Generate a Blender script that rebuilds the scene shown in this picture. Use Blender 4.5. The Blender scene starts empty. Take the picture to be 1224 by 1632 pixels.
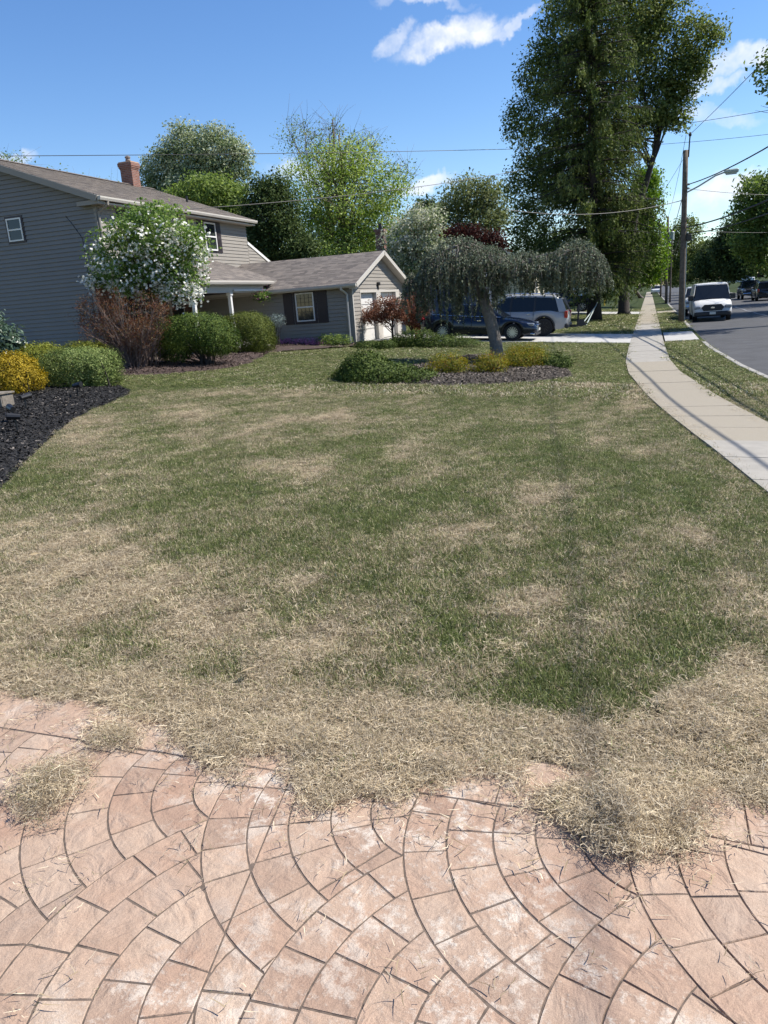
import bpy, math, random
import numpy as np
from mathutils import Vector, Matrix
random.seed(7)
rng = np.random.default_rng(11)
scene = bpy.context.scene
COL = scene.collection
R = math.radians

# ------------------------------------------------------------------ camera
# World: +Y runs away along the street, +X towards the street, Z up, metres.
F_PX, CX, CY, CZ = 1226.0, 612.0, 816.0, 2.2
def _frame():
    y = np.array([1035 - CX, 452 - CY, F_PX]); y /= np.linalg.norm(y)      # street direction
    n = np.array([-3080 - CX, 760 - CY, F_PX]); n -= y * y.dot(n); n /= np.linalg.norm(n)
    x = -n
    return np.stack([x, y, np.cross(x, y)], 1)                               # world -> camera (x right, y down, z fwd)
CM = _frame()
cam_data = bpy.data.cameras.new('camera')
cam = bpy.data.objects.new('camera', cam_data); COL.objects.link(cam)
rt, dn, fw = CM[0], CM[1], CM[2]
cam.matrix_world = Matrix(((rt[0], -dn[0], -fw[0], 0), (rt[1], -dn[1], -fw[1], 0), (rt[2], -dn[2], -fw[2], CZ), (0, 0, 0, 1)))
cam_data.sensor_fit = 'VERTICAL'; cam_data.sensor_height = 24.0
cam_data.lens = 24.0 * F_PX / 1632.0
cam_data.clip_start = 0.05; cam_data.clip_end = 3000
scene.camera = cam

# ------------------------------------------------------------------ light
SUN_EL, SUN_TH = 50.0, 26.0            # elevation; azimuth from +X towards +Y (degrees)
sd = Vector((math.cos(R(SUN_EL)) * math.cos(R(SUN_TH)), math.cos(R(SUN_EL)) * math.sin(R(SUN_TH)), math.sin(R(SUN_EL))))
sun_data = bpy.data.lights.new('sun', 'SUN'); sun_data.energy = 5.0; sun_data.angle = R(0.53); sun_data.color = (1.0, 0.95, 0.87)
sun = bpy.data.objects.new('sun', sun_data); COL.objects.link(sun)
sun.rotation_euler = sd.to_track_quat('Z', 'Y').to_euler(); sun.location = (20, 20, 60)
scene.view_settings.view_transform = 'Standard'; scene.view_settings.look = 'None'
scene.view_settings.exposure = 0.72; scene.view_settings.gamma = 1.0
scene.view_settings.use_curve_mapping = False

scene.cycles.max_bounces = 5; scene.cycles.diffuse_bounces = 2; scene.cycles.glossy_bounces = 2; scene.cycles.transmission_bounces = 4; scene.cycles.transparent_max_bounces = 4
scene.cycles.caustics_reflective = False; scene.cycles.caustics_refractive = False
scene.cycles.use_adaptive_sampling = True; scene.cycles.adaptive_threshold = 0.02

def ray(u, v):
    return CM.T @ np.array([u - CX, v - CY, F_PX])

world = bpy.data.worlds.new('World'); scene.world = world; world.use_nodes = True
world.cycles.sampling_method = 'MANUAL'; world.cycles.sample_map_resolution = 256
def build_world():
    nt = world.node_tree; nt.nodes.clear()
    N = nt.nodes.new; L = nt.links.new
    out = N('ShaderNodeOutputWorld'); bg = N('ShaderNodeBackground')
    sky = N('ShaderNodeTexSky'); sky.sky_type = 'NISHITA'; sky.sun_disc = False
    sky.sun_elevation = R(SUN_EL); sky.sun_rotation = R(90 - SUN_TH)
    sky.altitude = 100; sky.air_density = 1.0; sky.dust_density = 0.0; sky.ozone_density = 3.0
    tc = N('ShaderNodeTexCoord')
    nz = N('ShaderNodeTexNoise'); nz.inputs['Scale'].default_value = 13; nz.inputs['Detail'].default_value = 5; nz.inputs['Roughness'].default_value = .62
    L(tc.outputs['Generated'], nz.inputs['Vector'])
    off = N('ShaderNodeVectorMath'); off.operation = 'SUBTRACT'; off.inputs[1].default_value = (.5, .5, .5); L(nz.outputs['Color'], off.inputs[0])
    offs = N('ShaderNodeVectorMath'); offs.operation = 'SCALE'; offs.inputs['Scale'].default_value = .085; L(off.outputs[0], offs.inputs[0])
    dv = N('ShaderNodeVectorMath'); dv.operation = 'ADD'; L(tc.outputs['Generated'], dv.inputs[0]); L(offs.outputs[0], dv.inputs[1])
    # clouds: directions in the sky with size (radians) along / across and tilt
    clouds = [((708, 62), 72, 20, -17, 1.0), ((740, 40), 30, 22, -40, .9), ((622, 66), 30, 12, -38, .6), ((812, 36), 46, 8, -20, .65), ((668, -8), 70, 9, 0, .5),
              ((1190, 100), 75, 20, -14, .9), ((1150, 142), 48, 11, -8, .75), ((1130, 190), 70, 11, 0, .45),
              ((1165, 305), 75, 24, -10, .9), ((520, 268), 80, 20, -10, .7), ((668, 292), 52, 11, -8, .8), ((10, 246), 26, 10, 0, .6),
              ((-300, 180), 170, 34, -10, .8), ((430, -360), 170, 40, -14, .9)]
    acc = None
    for (u, v), a, b, rot, amp in clouds:
        d = ray(u, v); d /= np.linalg.norm(d)
        e1 = CM.T @ np.array([math.cos(R(rot)), math.sin(R(rot)), 0]); e1 -= d * d.dot(e1); e1 /= np.linalg.norm(e1)
        e2 = np.cross(d, e1)
        s = N('ShaderNodeVectorMath'); s.operation = 'SUBTRACT'; s.inputs[1].default_value = tuple(d); L(dv.outputs[0], s.inputs[0])
        terms = []
        for e, w in ((e1, a), (e2, b), (d, 400)):
            q = N('ShaderNodeVectorMath'); q.operation = 'DOT_PRODUCT'; q.inputs[1].default_value = tuple(e * F_PX / w); L(s.outputs[0], q.inputs[0]); terms.append(q)
        cb = N('ShaderNodeCombineXYZ')
        for i, q in enumerate(terms): L(q.outputs['Value'], cb.inputs[i])
        ln = N('ShaderNodeVectorMath'); ln.operation = 'LENGTH'; L(cb.outputs[0], ln.inputs[0])
        mr = N('ShaderNodeMapRange'); mr.interpolation_type = 'SMOOTHSTEP'
        mr.inputs['From Min'].default_value = 1.2; mr.inputs['From Max'].default_value = .45
        mr.inputs['To Min'].default_value = 0; mr.inputs['To Max'].default_value = amp
        L(ln.outputs['Value'], mr.inputs['Value'])
        if acc is None: acc = mr.outputs[0]
        else:
            m = N('ShaderNodeMath'); m.operation = 'MAXIMUM'; L(acc, m.inputs[0]); L(mr.outputs[0], m.inputs[1]); acc = m.outputs[0]
    n2 = N('ShaderNodeTexNoise'); n2.inputs['Scale'].default_value = 22; n2.inputs['Detail'].default_value = 4; n2.inputs['Roughness'].default_value = .65
    L(tc.outputs['Generated'], n2.inputs['Vector'])
    r2 = N('ShaderNodeMapRange'); r2.inputs['From Min'].default_value = .3; r2.inputs['From Max'].default_value = .6; r2.inputs['To Min'].default_value = .35; r2.inputs['To Max'].default_value = 1; L(n2.outputs['Fac'], r2.inputs['Value'])
    mk = N('ShaderNodeMath'); mk.operation = 'MULTIPLY'; L(acc, mk.inputs[0]); L(r2.outputs[0], mk.inputs[1])
    hs = N('ShaderNodeHueSaturation'); hs.inputs['Hue'].default_value = .507; hs.inputs['Saturation'].default_value = 1.2; hs.inputs['Value'].default_value = 1.34; L(sky.outputs[0], hs.inputs['Color'])
    mix = N('ShaderNodeMix'); mix.data_type = 'RGBA'; L(mk.outputs[0], mix.inputs['Factor']); L(hs.outputs[0], mix.inputs['A']); mix.inputs['B'].default_value = (8.2, 8.4, 8.8, 1)
    L(mix.outputs['Result'], bg.inputs['Color']); bg.inputs['Strength'].default_value = 0.078
    L(bg.outputs[0], out.inputs['Surface'])
build_world()

# ------------------------------------------------------------------ terrain shape
def ss(t):
    t = np.clip(t, 0, 1); return t * t * (3 - 2 * t)
KY = [-40, -10, 0, 6, 12, 18.5, 22, 28, 32, 400]; KX = [14, 7.0, 5.2, 4.3, 3.4, 2.66, 2.36, 2.06, 2.0, 2.0]
WY = [-40, -10, 0, 4, 8, 12, 17, 21, 24.5, 30, 400]; WX = [12, 4.9, 2.75, 2.1, 1.6, 1.14, .56, .14, -.02, -.06, -.06]
SW = 0.615                                     # half width of the pavement
kerb_x = lambda y: np.interp(y, KY, KX)
walk_x = lambda y: np.interp(y, WY, WX)
def ground(x, y):
    x = np.asarray(x, float); y = np.asarray(y, float)
    fall = 1 - ss((y - 2) / 15)
    z0 = .5 * fall - .16 * ss((x + .1) / 2.0) * fall
    lat = np.clip(-x - .7, 0, 19.5)
    return z0 * (1 - .85 * ss((-x - 1) / 10) * ss((y - 2) / 4)) + .063 * lat * ss((y + 1) / 9)
def gp(u, v, dz=0.0):
    r = ray(u, v); t = np.exp(np.linspace(math.log(1e-3), math.log(.4), 9000))
    x = r[0] * t; y = r[1] * t; z = CZ + r[2] * t; h = ground(x, y) + dz
    k = int(np.argmax(z < h)); return np.array([x[k], y[k], h[k]])
def atY(u, v, y): r = ray(u, v); return r * (y / r[1]) + np.array([0, 0, CZ])
def atX(u, v, x): r = ray(u, v); return r * (x / r[0]) + np.array([0, 0, CZ])
def proj(p):
    c = (np.asarray(p) - np.array([0, 0, CZ])) @ CM.T
    w = np.maximum(c[..., 2], 1e-3)
    return c[..., 0] / w * F_PX + CX, c[..., 1] / w * F_PX + CY, c[..., 2]
def _h(i, j, s):
    n = (i.astype(np.int64) * 374761393 + j.astype(np.int64) * 668265263 + s * 1274126177) & 0x7fffffff
    n = ((n ^ (n >> 13)) * 1274126177) & 0x7fffffff
    return ((n ^ (n >> 16)) & 0xffff) / 65535.0
def vnoise(x, y, s=0):
    x = np.asarray(x, float); y = np.asarray(y, float)
    i = np.floor(x); j = np.floor(y); a = x - i; b = y - j
    a = a * a * (3 - 2 * a); b = b * b * (3 - 2 * b)
    return (_h(i, j, s) * (1 - a) + _h(i + 1, j, s) * a) * (1 - b) + (_h(i, j + 1, s) * (1 - a) + _h(i + 1, j + 1, s) * a) * b
def fnoise(x, y, s=0, o=4):
    t = 0; a = .5; n = 0
    for k in range(o):
        t = t + a * vnoise(np.asarray(x) * 2 ** k, np.asarray(y) * 2 ** k, s + k); n += a; a *= .55
    return t / n

# ------------------------------------------------------------------ mesh helpers
class MB:
    def __init__(s): s.v = []; s.f = []; s.t = []
    def add(s, vs, fs, tone=None):
        b = len(s.v); s.v += [tuple(map(float, p)) for p in vs]; s.f += [tuple(b + i for i in q) for q in fs]
        s.t += [0.5 if tone is None else tone] * len(fs); return s
    def box(s, x0, x1, y0, y1, z0, z1, tone=None):
        v = [(x0, y0, z0), (x1, y0, z0), (x1, y1, z0), (x0, y1, z0), (x0, y0, z1), (x1, y0, z1), (x1, y1, z1), (x0, y1, z1)]
        return s.add(v, [(0, 3, 2, 1), (4, 5, 6, 7), (0, 1, 5, 4), (1, 2, 6, 5), (2, 3, 7, 6), (3, 0, 4, 7)], tone)
    def bbox(s, x0, x1, y0, y1, z0, z1, b, tone=None):
        """box with chamfered edges on all four vertical and the top edges"""
        def ring(z, i):
            return [(x0 + i + b, y0 + i, z), (x1 - i - b, y0 + i, z), (x1 - i, y0 + i + b, z), (x1 - i, y1 - i - b, z), (x1 - i - b, y1 - i, z), (x0 + i + b, y1 - i, z), (x0 + i, y1 - i - b, z), (x0 + i, y0 + i + b, z)]
        v = ring(z0 + b, 0) + ring(z1 - b, 0) + ring(z1, b) + ring(z0, b)
        f = [tuple(range(16, 24)), tuple(range(31, 23, -1))]
        for i in range(8):
            j = (i + 1) % 8; f += [(i, j, 8 + j, 8 + i), (8 + i, 8 + j, 16 + j, 16 + i), (24 + i, 24 + j, j, i)]
        return s.add(v, f, tone)
    def beam(s, a, b, w, h=None, up=(0, 0, 1), tone=None):
        h = h or w; a = np.array(a, float); b = np.array(b, float); d = b - a; d /= np.linalg.norm(d)
        sd_ = np.cross(d, up)
        if np.linalg.norm(sd_) < 1e-5: sd_ = np.cross(d, (1, 0, 0))
        sd_ /= np.linalg.norm(sd_); u = np.cross(sd_, d); v = []
        for p in (a, b):
            for q, r in ((-1, -1), (1, -1), (1, 1), (-1, 1)): v.append(p + sd_ * w / 2 * q + u * h / 2 * r)
        return s.add(v, [(0, 3, 2, 1), (4, 5, 6, 7), (0, 1, 5, 4), (1, 2, 6, 5), (2, 3, 7, 6), (3, 0, 4, 7)], tone)
    def tube(s, pts, rad, n=6, cap=True, tone=None):
        pts = [np.array(p, float) for p in pts]; m = len(pts)
        rad = [rad] * m if np.isscalar(rad) else list(rad); v = []; f = []
        prev = None
        for i in range(m):
            d = pts[min(i + 1, m - 1)] - pts[max(i - 1, 0)]; d /= max(np.linalg.norm(d), 1e-9)
            if prev is None:
                a = np.cross(d, (0, 0, 1)); a = np.cross(d, (1, 0, 0)) if np.linalg.norm(a) < 1e-3 else a
            else: a = prev - d * prev.dot(d)
            a /= max(np.linalg.norm(a), 1e-9); prev = a; b = np.cross(d, a)
            for k in range(n):
                t = 2 * math.pi * k / n; v.append(pts[i] + rad[i] * (math.cos(t) * a + math.sin(t) * b))
        for i in range(m - 1):
            for k in range(n):
                k2 = (k + 1) % n; f.append((i * n + k, i * n + k2, (i + 1) * n + k2, (i + 1) * n + k))
        if cap: f += [tuple(range(n - 1, -1, -1)), tuple((m - 1) * n + k for k in range(n))]
        return s.add(v, f, tone)
    def lathe(s, prof, c=(0, 0, 0), n=20, axis='z', tone=None, cap=True):
        v = []; f = []; m = len(prof)
        for r, h in prof:
            for k in range(n):
                t = 2 * math.pi * k / n; a, b = r * math.cos(t), r * math.sin(t)
                p = (a, b, h) if axis == 'z' else ((a, h, b) if axis == 'y' else (h, a, b))
                v.append(np.add(p, c))
        for i in range(m - 1):
            for k in range(n):
                k2 = (k + 1) % n; f.append((i * n + k, i * n + k2, (i + 1) * n + k2, (i + 1) * n + k))
        if cap: f += [tuple(range(n - 1, -1, -1)), tuple((m - 1) * n + k for k in range(n))]
        return s.add(v, f, tone)
    def prism(s, poly, axis, a0, a1, tone=None):
        """poly: list of 2-tuples in the plane across axis ('x': (y,z), 'y': (x,z), 'z': (x,y))"""
        n = len(poly); mk = {'x': lambda p, a: (a, p[0], p[1]), 'y': lambda p, a: (p[0], a, p[1]), 'z': lambda p, a: (p[0], p[1], a)}[axis]
        v = [mk(p, a0) for p in poly] + [mk(p, a1) for p in poly]
        f = [tuple(range(n - 1, -1, -1)), tuple(range(n, 2 * n))] + [(i, (i + 1) % n, n + (i + 1) % n, n + i) for i in range(n)]
        return s.add(v, f, tone)
    def quad(s, a, b, c, d, tone=None): return s.add([a, b, c, d], [(0, 1, 2, 3)], tone)
    def mesh(s, name, mat, smooth=False, off=None):
        me = bpy.data.meshes.new(name)
        v = s.v if off is None else [(p[0] - off[0], p[1] - off[1], p[2] - off[2]) for p in s.v]
        me.from_pydata(v, [], s.f); me.update()
        if mat: me.materials.append(mat)
        if smooth: me.shade_smooth()
        if any(t != .5 for t in s.t):
            at = me.attributes.new('tone', 'FLOAT', 'FACE'); at.data.foreach_set('value', np.array(s.t, np.float32))
        return me
    def build(s, name, mat, parent=None, smooth=False, world=False):
        off = None
        if world and parent is not None:
            q = parent; off = np.zeros(3)
            while q is not None: off = off + np.array(q.location); q = q.parent
        o = bpy.data.objects.new(name, s.mesh(name, mat, smooth, off)); COL.objects.link(o)
        if parent is not None: o.parent = parent
        return o
def tag(o, label=None, cat=None, group=None, kind=None):
    if label: o['label'] = label
    if cat: o['category'] = cat
    if group: o['group'] = group
    if kind: o['kind'] = kind
    return o
def thing(name, label, cat, loc=(0, 0, 0), rz=0.0, group=None):
    o = bpy.data.objects.new(name, None); COL.objects.link(o); o.empty_display_size = .3
    o.location = tuple(map(float, loc)); o.rotation_euler = (0, 0, rz)
    return tag(o, label, cat, group)
def copy_tree(o, parent=None):
    c = o.copy(); COL.objects.link(c); c.parent = parent
    for ch in list(o.children): copy_tree(ch, c)
    return c
def np_mesh(name, verts, quads, mat, tone=None, smooth=False):
    """fast mesh of quads (N,4) from numpy arrays"""
    me = bpy.data.meshes.new(name); n = len(quads); k = quads.shape[1]
    me.vertices.add(len(verts)); me.vertices.foreach_set('co', verts.astype(np.float32).ravel())
    me.loops.add(n * k); me.loops.foreach_set('vertex_index', quads.astype(np.int32).ravel())
    me.polygons.add(n); me.polygons.foreach_set('loop_start', np.arange(0, n * k, k, dtype=np.int32))
    me.polygons.foreach_set('loop_total', np.full(n, k, np.int32))
    me.update(calc_edges=True)
    if tone is not None:
        at = me.attributes.new('tone', 'FLOAT', 'FACE'); at.data.foreach_set('value', tone.astype(np.float32))
    if mat: me.materials.append(mat)
    if smooth: me.shade_smooth()
    return me

# ------------------------------------------------------------------ materials
MATS = {}
def mat(name, col=(.5, .5, .5), rough=.6, metal=0.0, spec=.5, noise=None, bump=None, col2=None, coat=0.0, tonevar=None, alpha=None, trans=0.0, space='Object'):
    """procedural principled material; noise=(scale, amount), bump=(scale, strength, distance)"""
    if name in MATS: return MATS[name]
    m = bpy.data.materials.new(name); m.use_nodes = True; nt = m.node_tree; N = nt.nodes.new; L = nt.links.new
    p = nt.nodes['Principled BSDF']; p.inputs['Base Color'].default_value = (*col, 1); p.inputs['Roughness'].default_value = rough
    p.inputs['Metallic'].default_value = metal; p.inputs['Specular IOR Level'].default_value = spec
    p.inputs['Coat Weight'].default_value = coat
    if trans: p.inputs['Transmission Weight'].default_value = trans
    tc = N('ShaderNodeTexCoord'); src = None
    if noise:
        nz = N('ShaderNodeTexNoise'); nz.inputs['Scale'].default_value = noise[0]; nz.inputs['Detail'].default_value = 6; nz.inputs['Roughness'].default_value = .6
        L(tc.outputs[space], nz.inputs['Vector'])
        mx = N('ShaderNodeMix'); mx.data_type = 'RGBA'
        c2 = col2 or tuple(c * (1 - noise[1]) for c in col)
        mx.inputs['A'].default_value = (*c2, 1); mx.inputs['B'].default_value = (*col, 1)
        mr = N('ShaderNodeMapRange'); mr.inputs['From Min'].default_value = .35; mr.inputs['From Max'].default_value = .65; L(nz.outputs['Fac'], mr.inputs['Value'])
        L(mr.outputs[0], mx.inputs['Factor']); src = mx.outputs['Result']
    if tonevar:
        at = N('ShaderNodeAttribute'); at.attribute_name = 'tone'
        rp = N('ShaderNodeValToRGB'); els = rp.color_ramp.elements
        while len(els) < len(tonevar): els.new(.5)
        for i, (pos, c) in enumerate(tonevar): els[i].position = pos; els[i].color = (*c, 1)
        L(at.outputs['Fac'], rp.inputs['Fac'])
        if src is None: src = rp.outputs['Color']
        else:
            mm = N('ShaderNodeMix'); mm.data_type = 'RGBA'; mm.blend_type = 'MULTIPLY'; mm.inputs['Factor'].default_value = 1
            L(src, mm.inputs['A']); L(rp.outputs['Color'], mm.inputs['B']); src = mm.outputs['Result']
    if src is not None: L(src, p.inputs['Base Color'])
    if bump:
        bz = N('ShaderNodeTexNoise'); bz.inputs['Scale'].default_value = bump[0]; bz.inputs['Detail'].default_value = 5
        L(tc.outputs[space], bz.inputs['Vector']); bp = N('ShaderNodeBump'); bp.inputs['Strength'].default_value = bump[1]; bp.inputs['Distance'].default_value = bump[2]
        L(bz.outputs['Fac'], bp.inputs['Height']); L(bp.outputs[0], p.inputs['Normal'])
    MATS[name] = m; return m
def leafmat(name, ramp, trans=.35, rough=.6, spec=.10):
    """foliage: colour picked per leaf from a ramp, part of the light shines through"""
    if name in MATS: return MATS[name]
    m = bpy.data.materials.new(name); m.use_nodes = True; nt = m.node_tree; N = nt.nodes.new; L = nt.links.new
    p = nt.nodes['Principled BSDF']; p.inputs['Roughness'].default_value = rough; p.inputs['Specular IOR Level'].default_value = spec
    at = N('ShaderNodeAttribute'); at.attribute_name = 'tone'
    rp = N('ShaderNodeValToRGB'); els = rp.color_ramp.elements
    while len(els) < len(ramp): els.new(.5)
    for i, c in enumerate(ramp): els[i].position = i / max(1, len(ramp) - 1); els[i].color = (*c, 1)
    L(at.outputs['Fac'], rp.inputs['Fac']); L(rp.outputs['Color'], p.inputs['Base Color'])
    tr = N('ShaderNodeBsdfTranslucent'); hs = N('ShaderNodeHueSaturation'); hs.inputs['Saturation'].default_value = 1.15; hs.inputs['Value'].default_value = 1.25
    L(rp.outputs['Color'], hs.inputs['Color']); L(hs.outputs[0], tr.inputs['Color'])
    mx = N('ShaderNodeMixShader'); mx.inputs['Fac'].default_value = trans
    L(p.outputs[0], mx.inputs[1]); L(tr.outputs[0], mx.inputs[2]); L(mx.outputs[0], nt.nodes['Material Output'].inputs['Surface'])
    MATS[name] = m; return m
# ------------------------------------------------------------------ where the dry thatch and the beds lie
def poly_mask(px, py, poly):
    inside = np.zeros(np.shape(px), bool); n = len(poly); j = n - 1
    for i in range(n):
        xi, yi = poly[i][:2]; xj, yj = poly[j][:2]
        c = ((yi > py) != (yj > py)) & (px < (xj - xi) * (py - yi) / (yj - yi + 1e-12) + xi)
        inside ^= c; j = i
    return inside
PATIO_Y = 2.57
bed_black = [gp(u, v)[:2] for u, v in [(205, 630), (178, 641), (150, 652), (118, 668), (90, 690), (62, 716), (36, 742), (0, 782)]] + [np.array(p) for p in [(-7.6, 5.6), (-9.5, 6.5), (-14, 9), (-16.5, 13), (-16, 16.6), (-14, 16.9), (-12.2, 15.9), (-11.4, 15.2)]]
bed_cedar = [gp(u, v)[:2] for u, v in [(560, 612), (640, 613), (720, 615), (800, 613), (860, 608), (912, 600), (908, 590)]] + [np.array(p) for p in [(-2.2, 22.5), (-3.0, 25.0), (-4.5, 26.0), (-5.9, 25.2), (-6.5, 22.5), (-7.2, 19.8)]]
bed_house = [np.array(p) for p in [(-14.2, 17.6), (-12.9, 18.2), (-11.8, 19.6), (-11.7, 21.6), (-12.4, 23.8), (-13.2, 26.2), (-13.2, 28.2), (-12.4, 29.0), (-10.6, 29.1), (-10.6, 30.4), (-19.5, 30.4), (-19.5, 21), (-17, 18.4)]]
DRIVE = (-11.3, -.62, 32.25, 37.9)
U_ = lambda p: proj(p)
TAN = [(110, 870, 150, 70, .8), (250, 960, 190, 80, .6), (80, 960, 160, 90, .6), (130, 690, 70, 40, .8), (300, 660, 60, 18, .75), (390, 695, 55, 14, .8), (470, 670, 90, 12, .6), (545, 668, 60, 14, .7), (430, 745, 60, 14, .7), (505, 752, 38, 16, .85), (300, 700, 30, 12, .55),
       (650, 715, 40, 22, .6), (845, 785, 55, 22, .8), (720, 850, 60, 24, .55), (480, 930, 45, 28, .75), (500, 1010, 160, 50, .5), (810, 950, 70, 40, .75), (960, 1000, 60, 26, .8), (990, 905, 30, 60, .5), (960, 690, 26, 22, .6), (1040, 720, 45, 10, .5),
       (1160, 1080, 90, 40, .95), (880, 1000, 130, 50, .45), (930, 612, 50, 8, .9), (560, 628, 200, 6, .6), (330, 628, 90, 6, .6), (1060, 850, 60, 20, .4), (1180, 960, 80, 40, .5), (640, 1060, 220, 40, .5), (180, 780, 90, 26, .35), (1010, 640, 16, 20, .5)]
GRN = [(380, 780, 130, 30, .55), (220, 810, 90, 30, .5), (700, 800, 120, 30, .3), (960, 760, 26, 90, .55), (880, 720, 60, 40, .35), (600, 850, 110, 26, .3), (930, 830, 70, 40, .4), (360, 880, 80, 24, .45), (740, 880, 70, 24, .5), (960, 960, 60, 30, .4), (780, 1060, 160, 50, .22), (920, 1120, 90, 26, .3), (1080, 790, 60, 30, .35), (200, 1030, 90, 20, .35), (60, 780, 60, 30, .7), (640, 680, 60, 20, .3), (1010, 1060, 80, 40, .35)]
edge_u = [-400, 0, 150, 260, 420, 560, 700, 820, 930, 985, 1060, 1130, 1224, 1700]; edge_v = [1030, 1045, 1062, 1078, 1090, 1098, 1108, 1128, 1148, 1150, 1105, 1080, 1085, 1100]
def dryness(x, y):
    x = np.asarray(x, float); y = np.asarray(y, float)
    u, v, w = proj(np.stack([x, y, ground(x, y)], -1))
    d = .27 + .30 * ss((v - 780) / 260) * ss((760 - u) / 600)
    n2 = fnoise(x * 11, y * 8, 9, 4); n1 = fnoise((x - .22 * y) * 3.4, y * .8, 3)
    d = d + .95 * (n1 - .5) + 1.25 * (n2 - .5) + .35 * (fnoise(x * .9, y * .7, 44, 2) - .5)
    wob = 44 * (fnoise(x * 3.1, y * 3.1, 21, 4) - .5); md = np.clip(.25 + 1.5 * fnoise(x * 5, y * 3.4, 61, 4), 0, 1.6)
    for cu, cv, ru, rv, a in TAN:
        q = ((u - cu + wob) / ru) ** 2 + ((v - cv + wob * .4) / rv) ** 2; d = d + a * .68 * np.exp(-q * 1.1) * md
    for cu, cv, ru, rv, a in GRN:
        q = ((u - cu + wob) / ru) ** 2 + ((v - cv + wob * .4) / rv) ** 2; d = d - a * .42 * np.exp(-q * 1.1) * md
    wob = wob * .6
    near = ss((v - np.interp(u, edge_u, edge_v) - wob * .8 + 8) / 30)
    d = d * (1 - near) + near * (1.02 + .1 * (vnoise(x * 9, y * 9, 5) - .5))
    # neighbour's lawn beyond the property line: short and green
    line = np.interp(x, [-30, -11.3, -5, -.2, 4], [14.2, 15.0, 18.1, 18.6, 17.2])
    nb = ss((y - line) / .5)
    green = .05 + .35 * (fnoise(x * .8, y * .5, 31) - .5) + .25 * (vnoise(x * 3, y * 3, 8) - .5)
    d = d * (1 - nb) + nb * green
    return np.clip(d, 0, 1.05), nb

# ------------------------------------------------------------------ ground sheet
def soilmat():
    m = bpy.data.materials.new('lawn_soil'); m.use_nodes = True; nt = m.node_tree; N = nt.nodes.new; L = nt.links.new
    p = nt.nodes['Principled BSDF']; p.inputs['Roughness'].default_value = .95; p.inputs['Specular IOR Level'].default_value = .1
    at = N('ShaderNodeAttribute'); at.attribute_name = 'dry'
    tc = N('ShaderNodeTexCoord'); nz = N('ShaderNodeTexNoise'); nz.inputs['Scale'].default_value = 14; nz.inputs['Detail'].default_value = 8; nz.inputs['Roughness'].default_value = .75
    L(tc.outputs['Object'], nz.inputs['Vector'])
    ad = N('ShaderNodeMath'); ad.operation = 'MULTIPLY_ADD'; ad.inputs[1].default_value = .9; L(nz.outputs['Fac'], ad.inputs[0])
    sb = N('ShaderNodeMath'); sb.operation = 'SUBTRACT'; sb.inputs[1].default_value = .45; L(at.outputs['Fac'], sb.inputs[0]); L(sb.outputs[0], ad.inputs[2])
    rp = N('ShaderNodeValToRGB'); e = rp.color_ramp.elements; e[0].position = .05; e[0].color = (.032, .046, .014, 1); e[1].position = 1; e[1].color = (.15, .118, .075, 1)
    k = e.new(.45); k.color = (.07, .07, .034, 1)
    L(ad.outputs[0], rp.inputs['Fac']); L(rp.outputs['Color'], p.inputs['Base Color'])
    bp = N('ShaderNodeBump'); bp.inputs['Strength'].default_value = .8; bp.inputs['Distance'].default_value = .03; L(nz.outputs['Fac'], bp.inputs['Height']); L(bp.outputs[0], p.inputs['Normal'])
    return m
ROADW = 9.6
def build_ground():
    ys = np.concatenate([np.arange(-14, 0, 1.0), np.arange(0, 26, .2), np.arange(26, 60, .6), np.arange(60, 140, 4), np.linspace(140, 900, 20)])
    xo = np.concatenate([-np.geomspace(30, 700, 12)[::-1], np.arange(-29, -15, .5), np.arange(-15, 0, .2), [-.03, -.02, 2, ROADW - .1, ROADW + .02, ROADW + .03], ROADW + np.array([.5, 1, 2, 4, 8, 14, 22, 40, 90, 300, 700])])
    Y, O = np.meshgrid(ys, xo, indexing='ij'); X = kerb_x(Y) + O
    Z = ground(X, Y)
    rz = ground(kerb_x(Y), Y)
    rd = (O > -.025) & (O < ROADW + .025); Z = np.where(rd, rz - .40, Z)
    rs = O >= ROADW + .025; Z = np.where(rs, rz + .075 * np.clip(O - ROADW - 2.5, 0, 40), Z)
    pat = (Y < PATIO_Y - .1) & (O < -.3); Z = np.where(pat, Z - .06, Z)
    sw = np.abs(X - walk_x(Y)) < SW - .12; Z = np.where(sw, Z - .05, Z)
    dv = (X > DRIVE[0]) & (X < kerb_x(Y) - .1) & (Y > DRIVE[2] + .2) & (Y < DRIVE[3] - .2); Z = np.where(dv, Z - .05, Z)
    ny, nx = X.shape; idx = np.arange(ny * nx).reshape(ny, nx)
    q = np.stack([idx[:-1, :-1], idx[:-1, 1:], idx[1:, 1:], idx[1:, :-1]], -1).reshape(-1, 4)
    me = np_mesh('lawn_ground', np.stack([X, Y, Z], -1).reshape(-1, 3), q, soilmat(), smooth=True)
    d, nb = dryness(X.ravel(), Y.ravel())
    at = me.attributes.new('dry', 'FLOAT', 'POINT'); at.data.foreach_set('value', d.astype(np.float32))
    o = bpy.data.objects.new('lawn_ground', me); COL.objects.link(o); tag(o, kind='structure')
build_ground()

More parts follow.
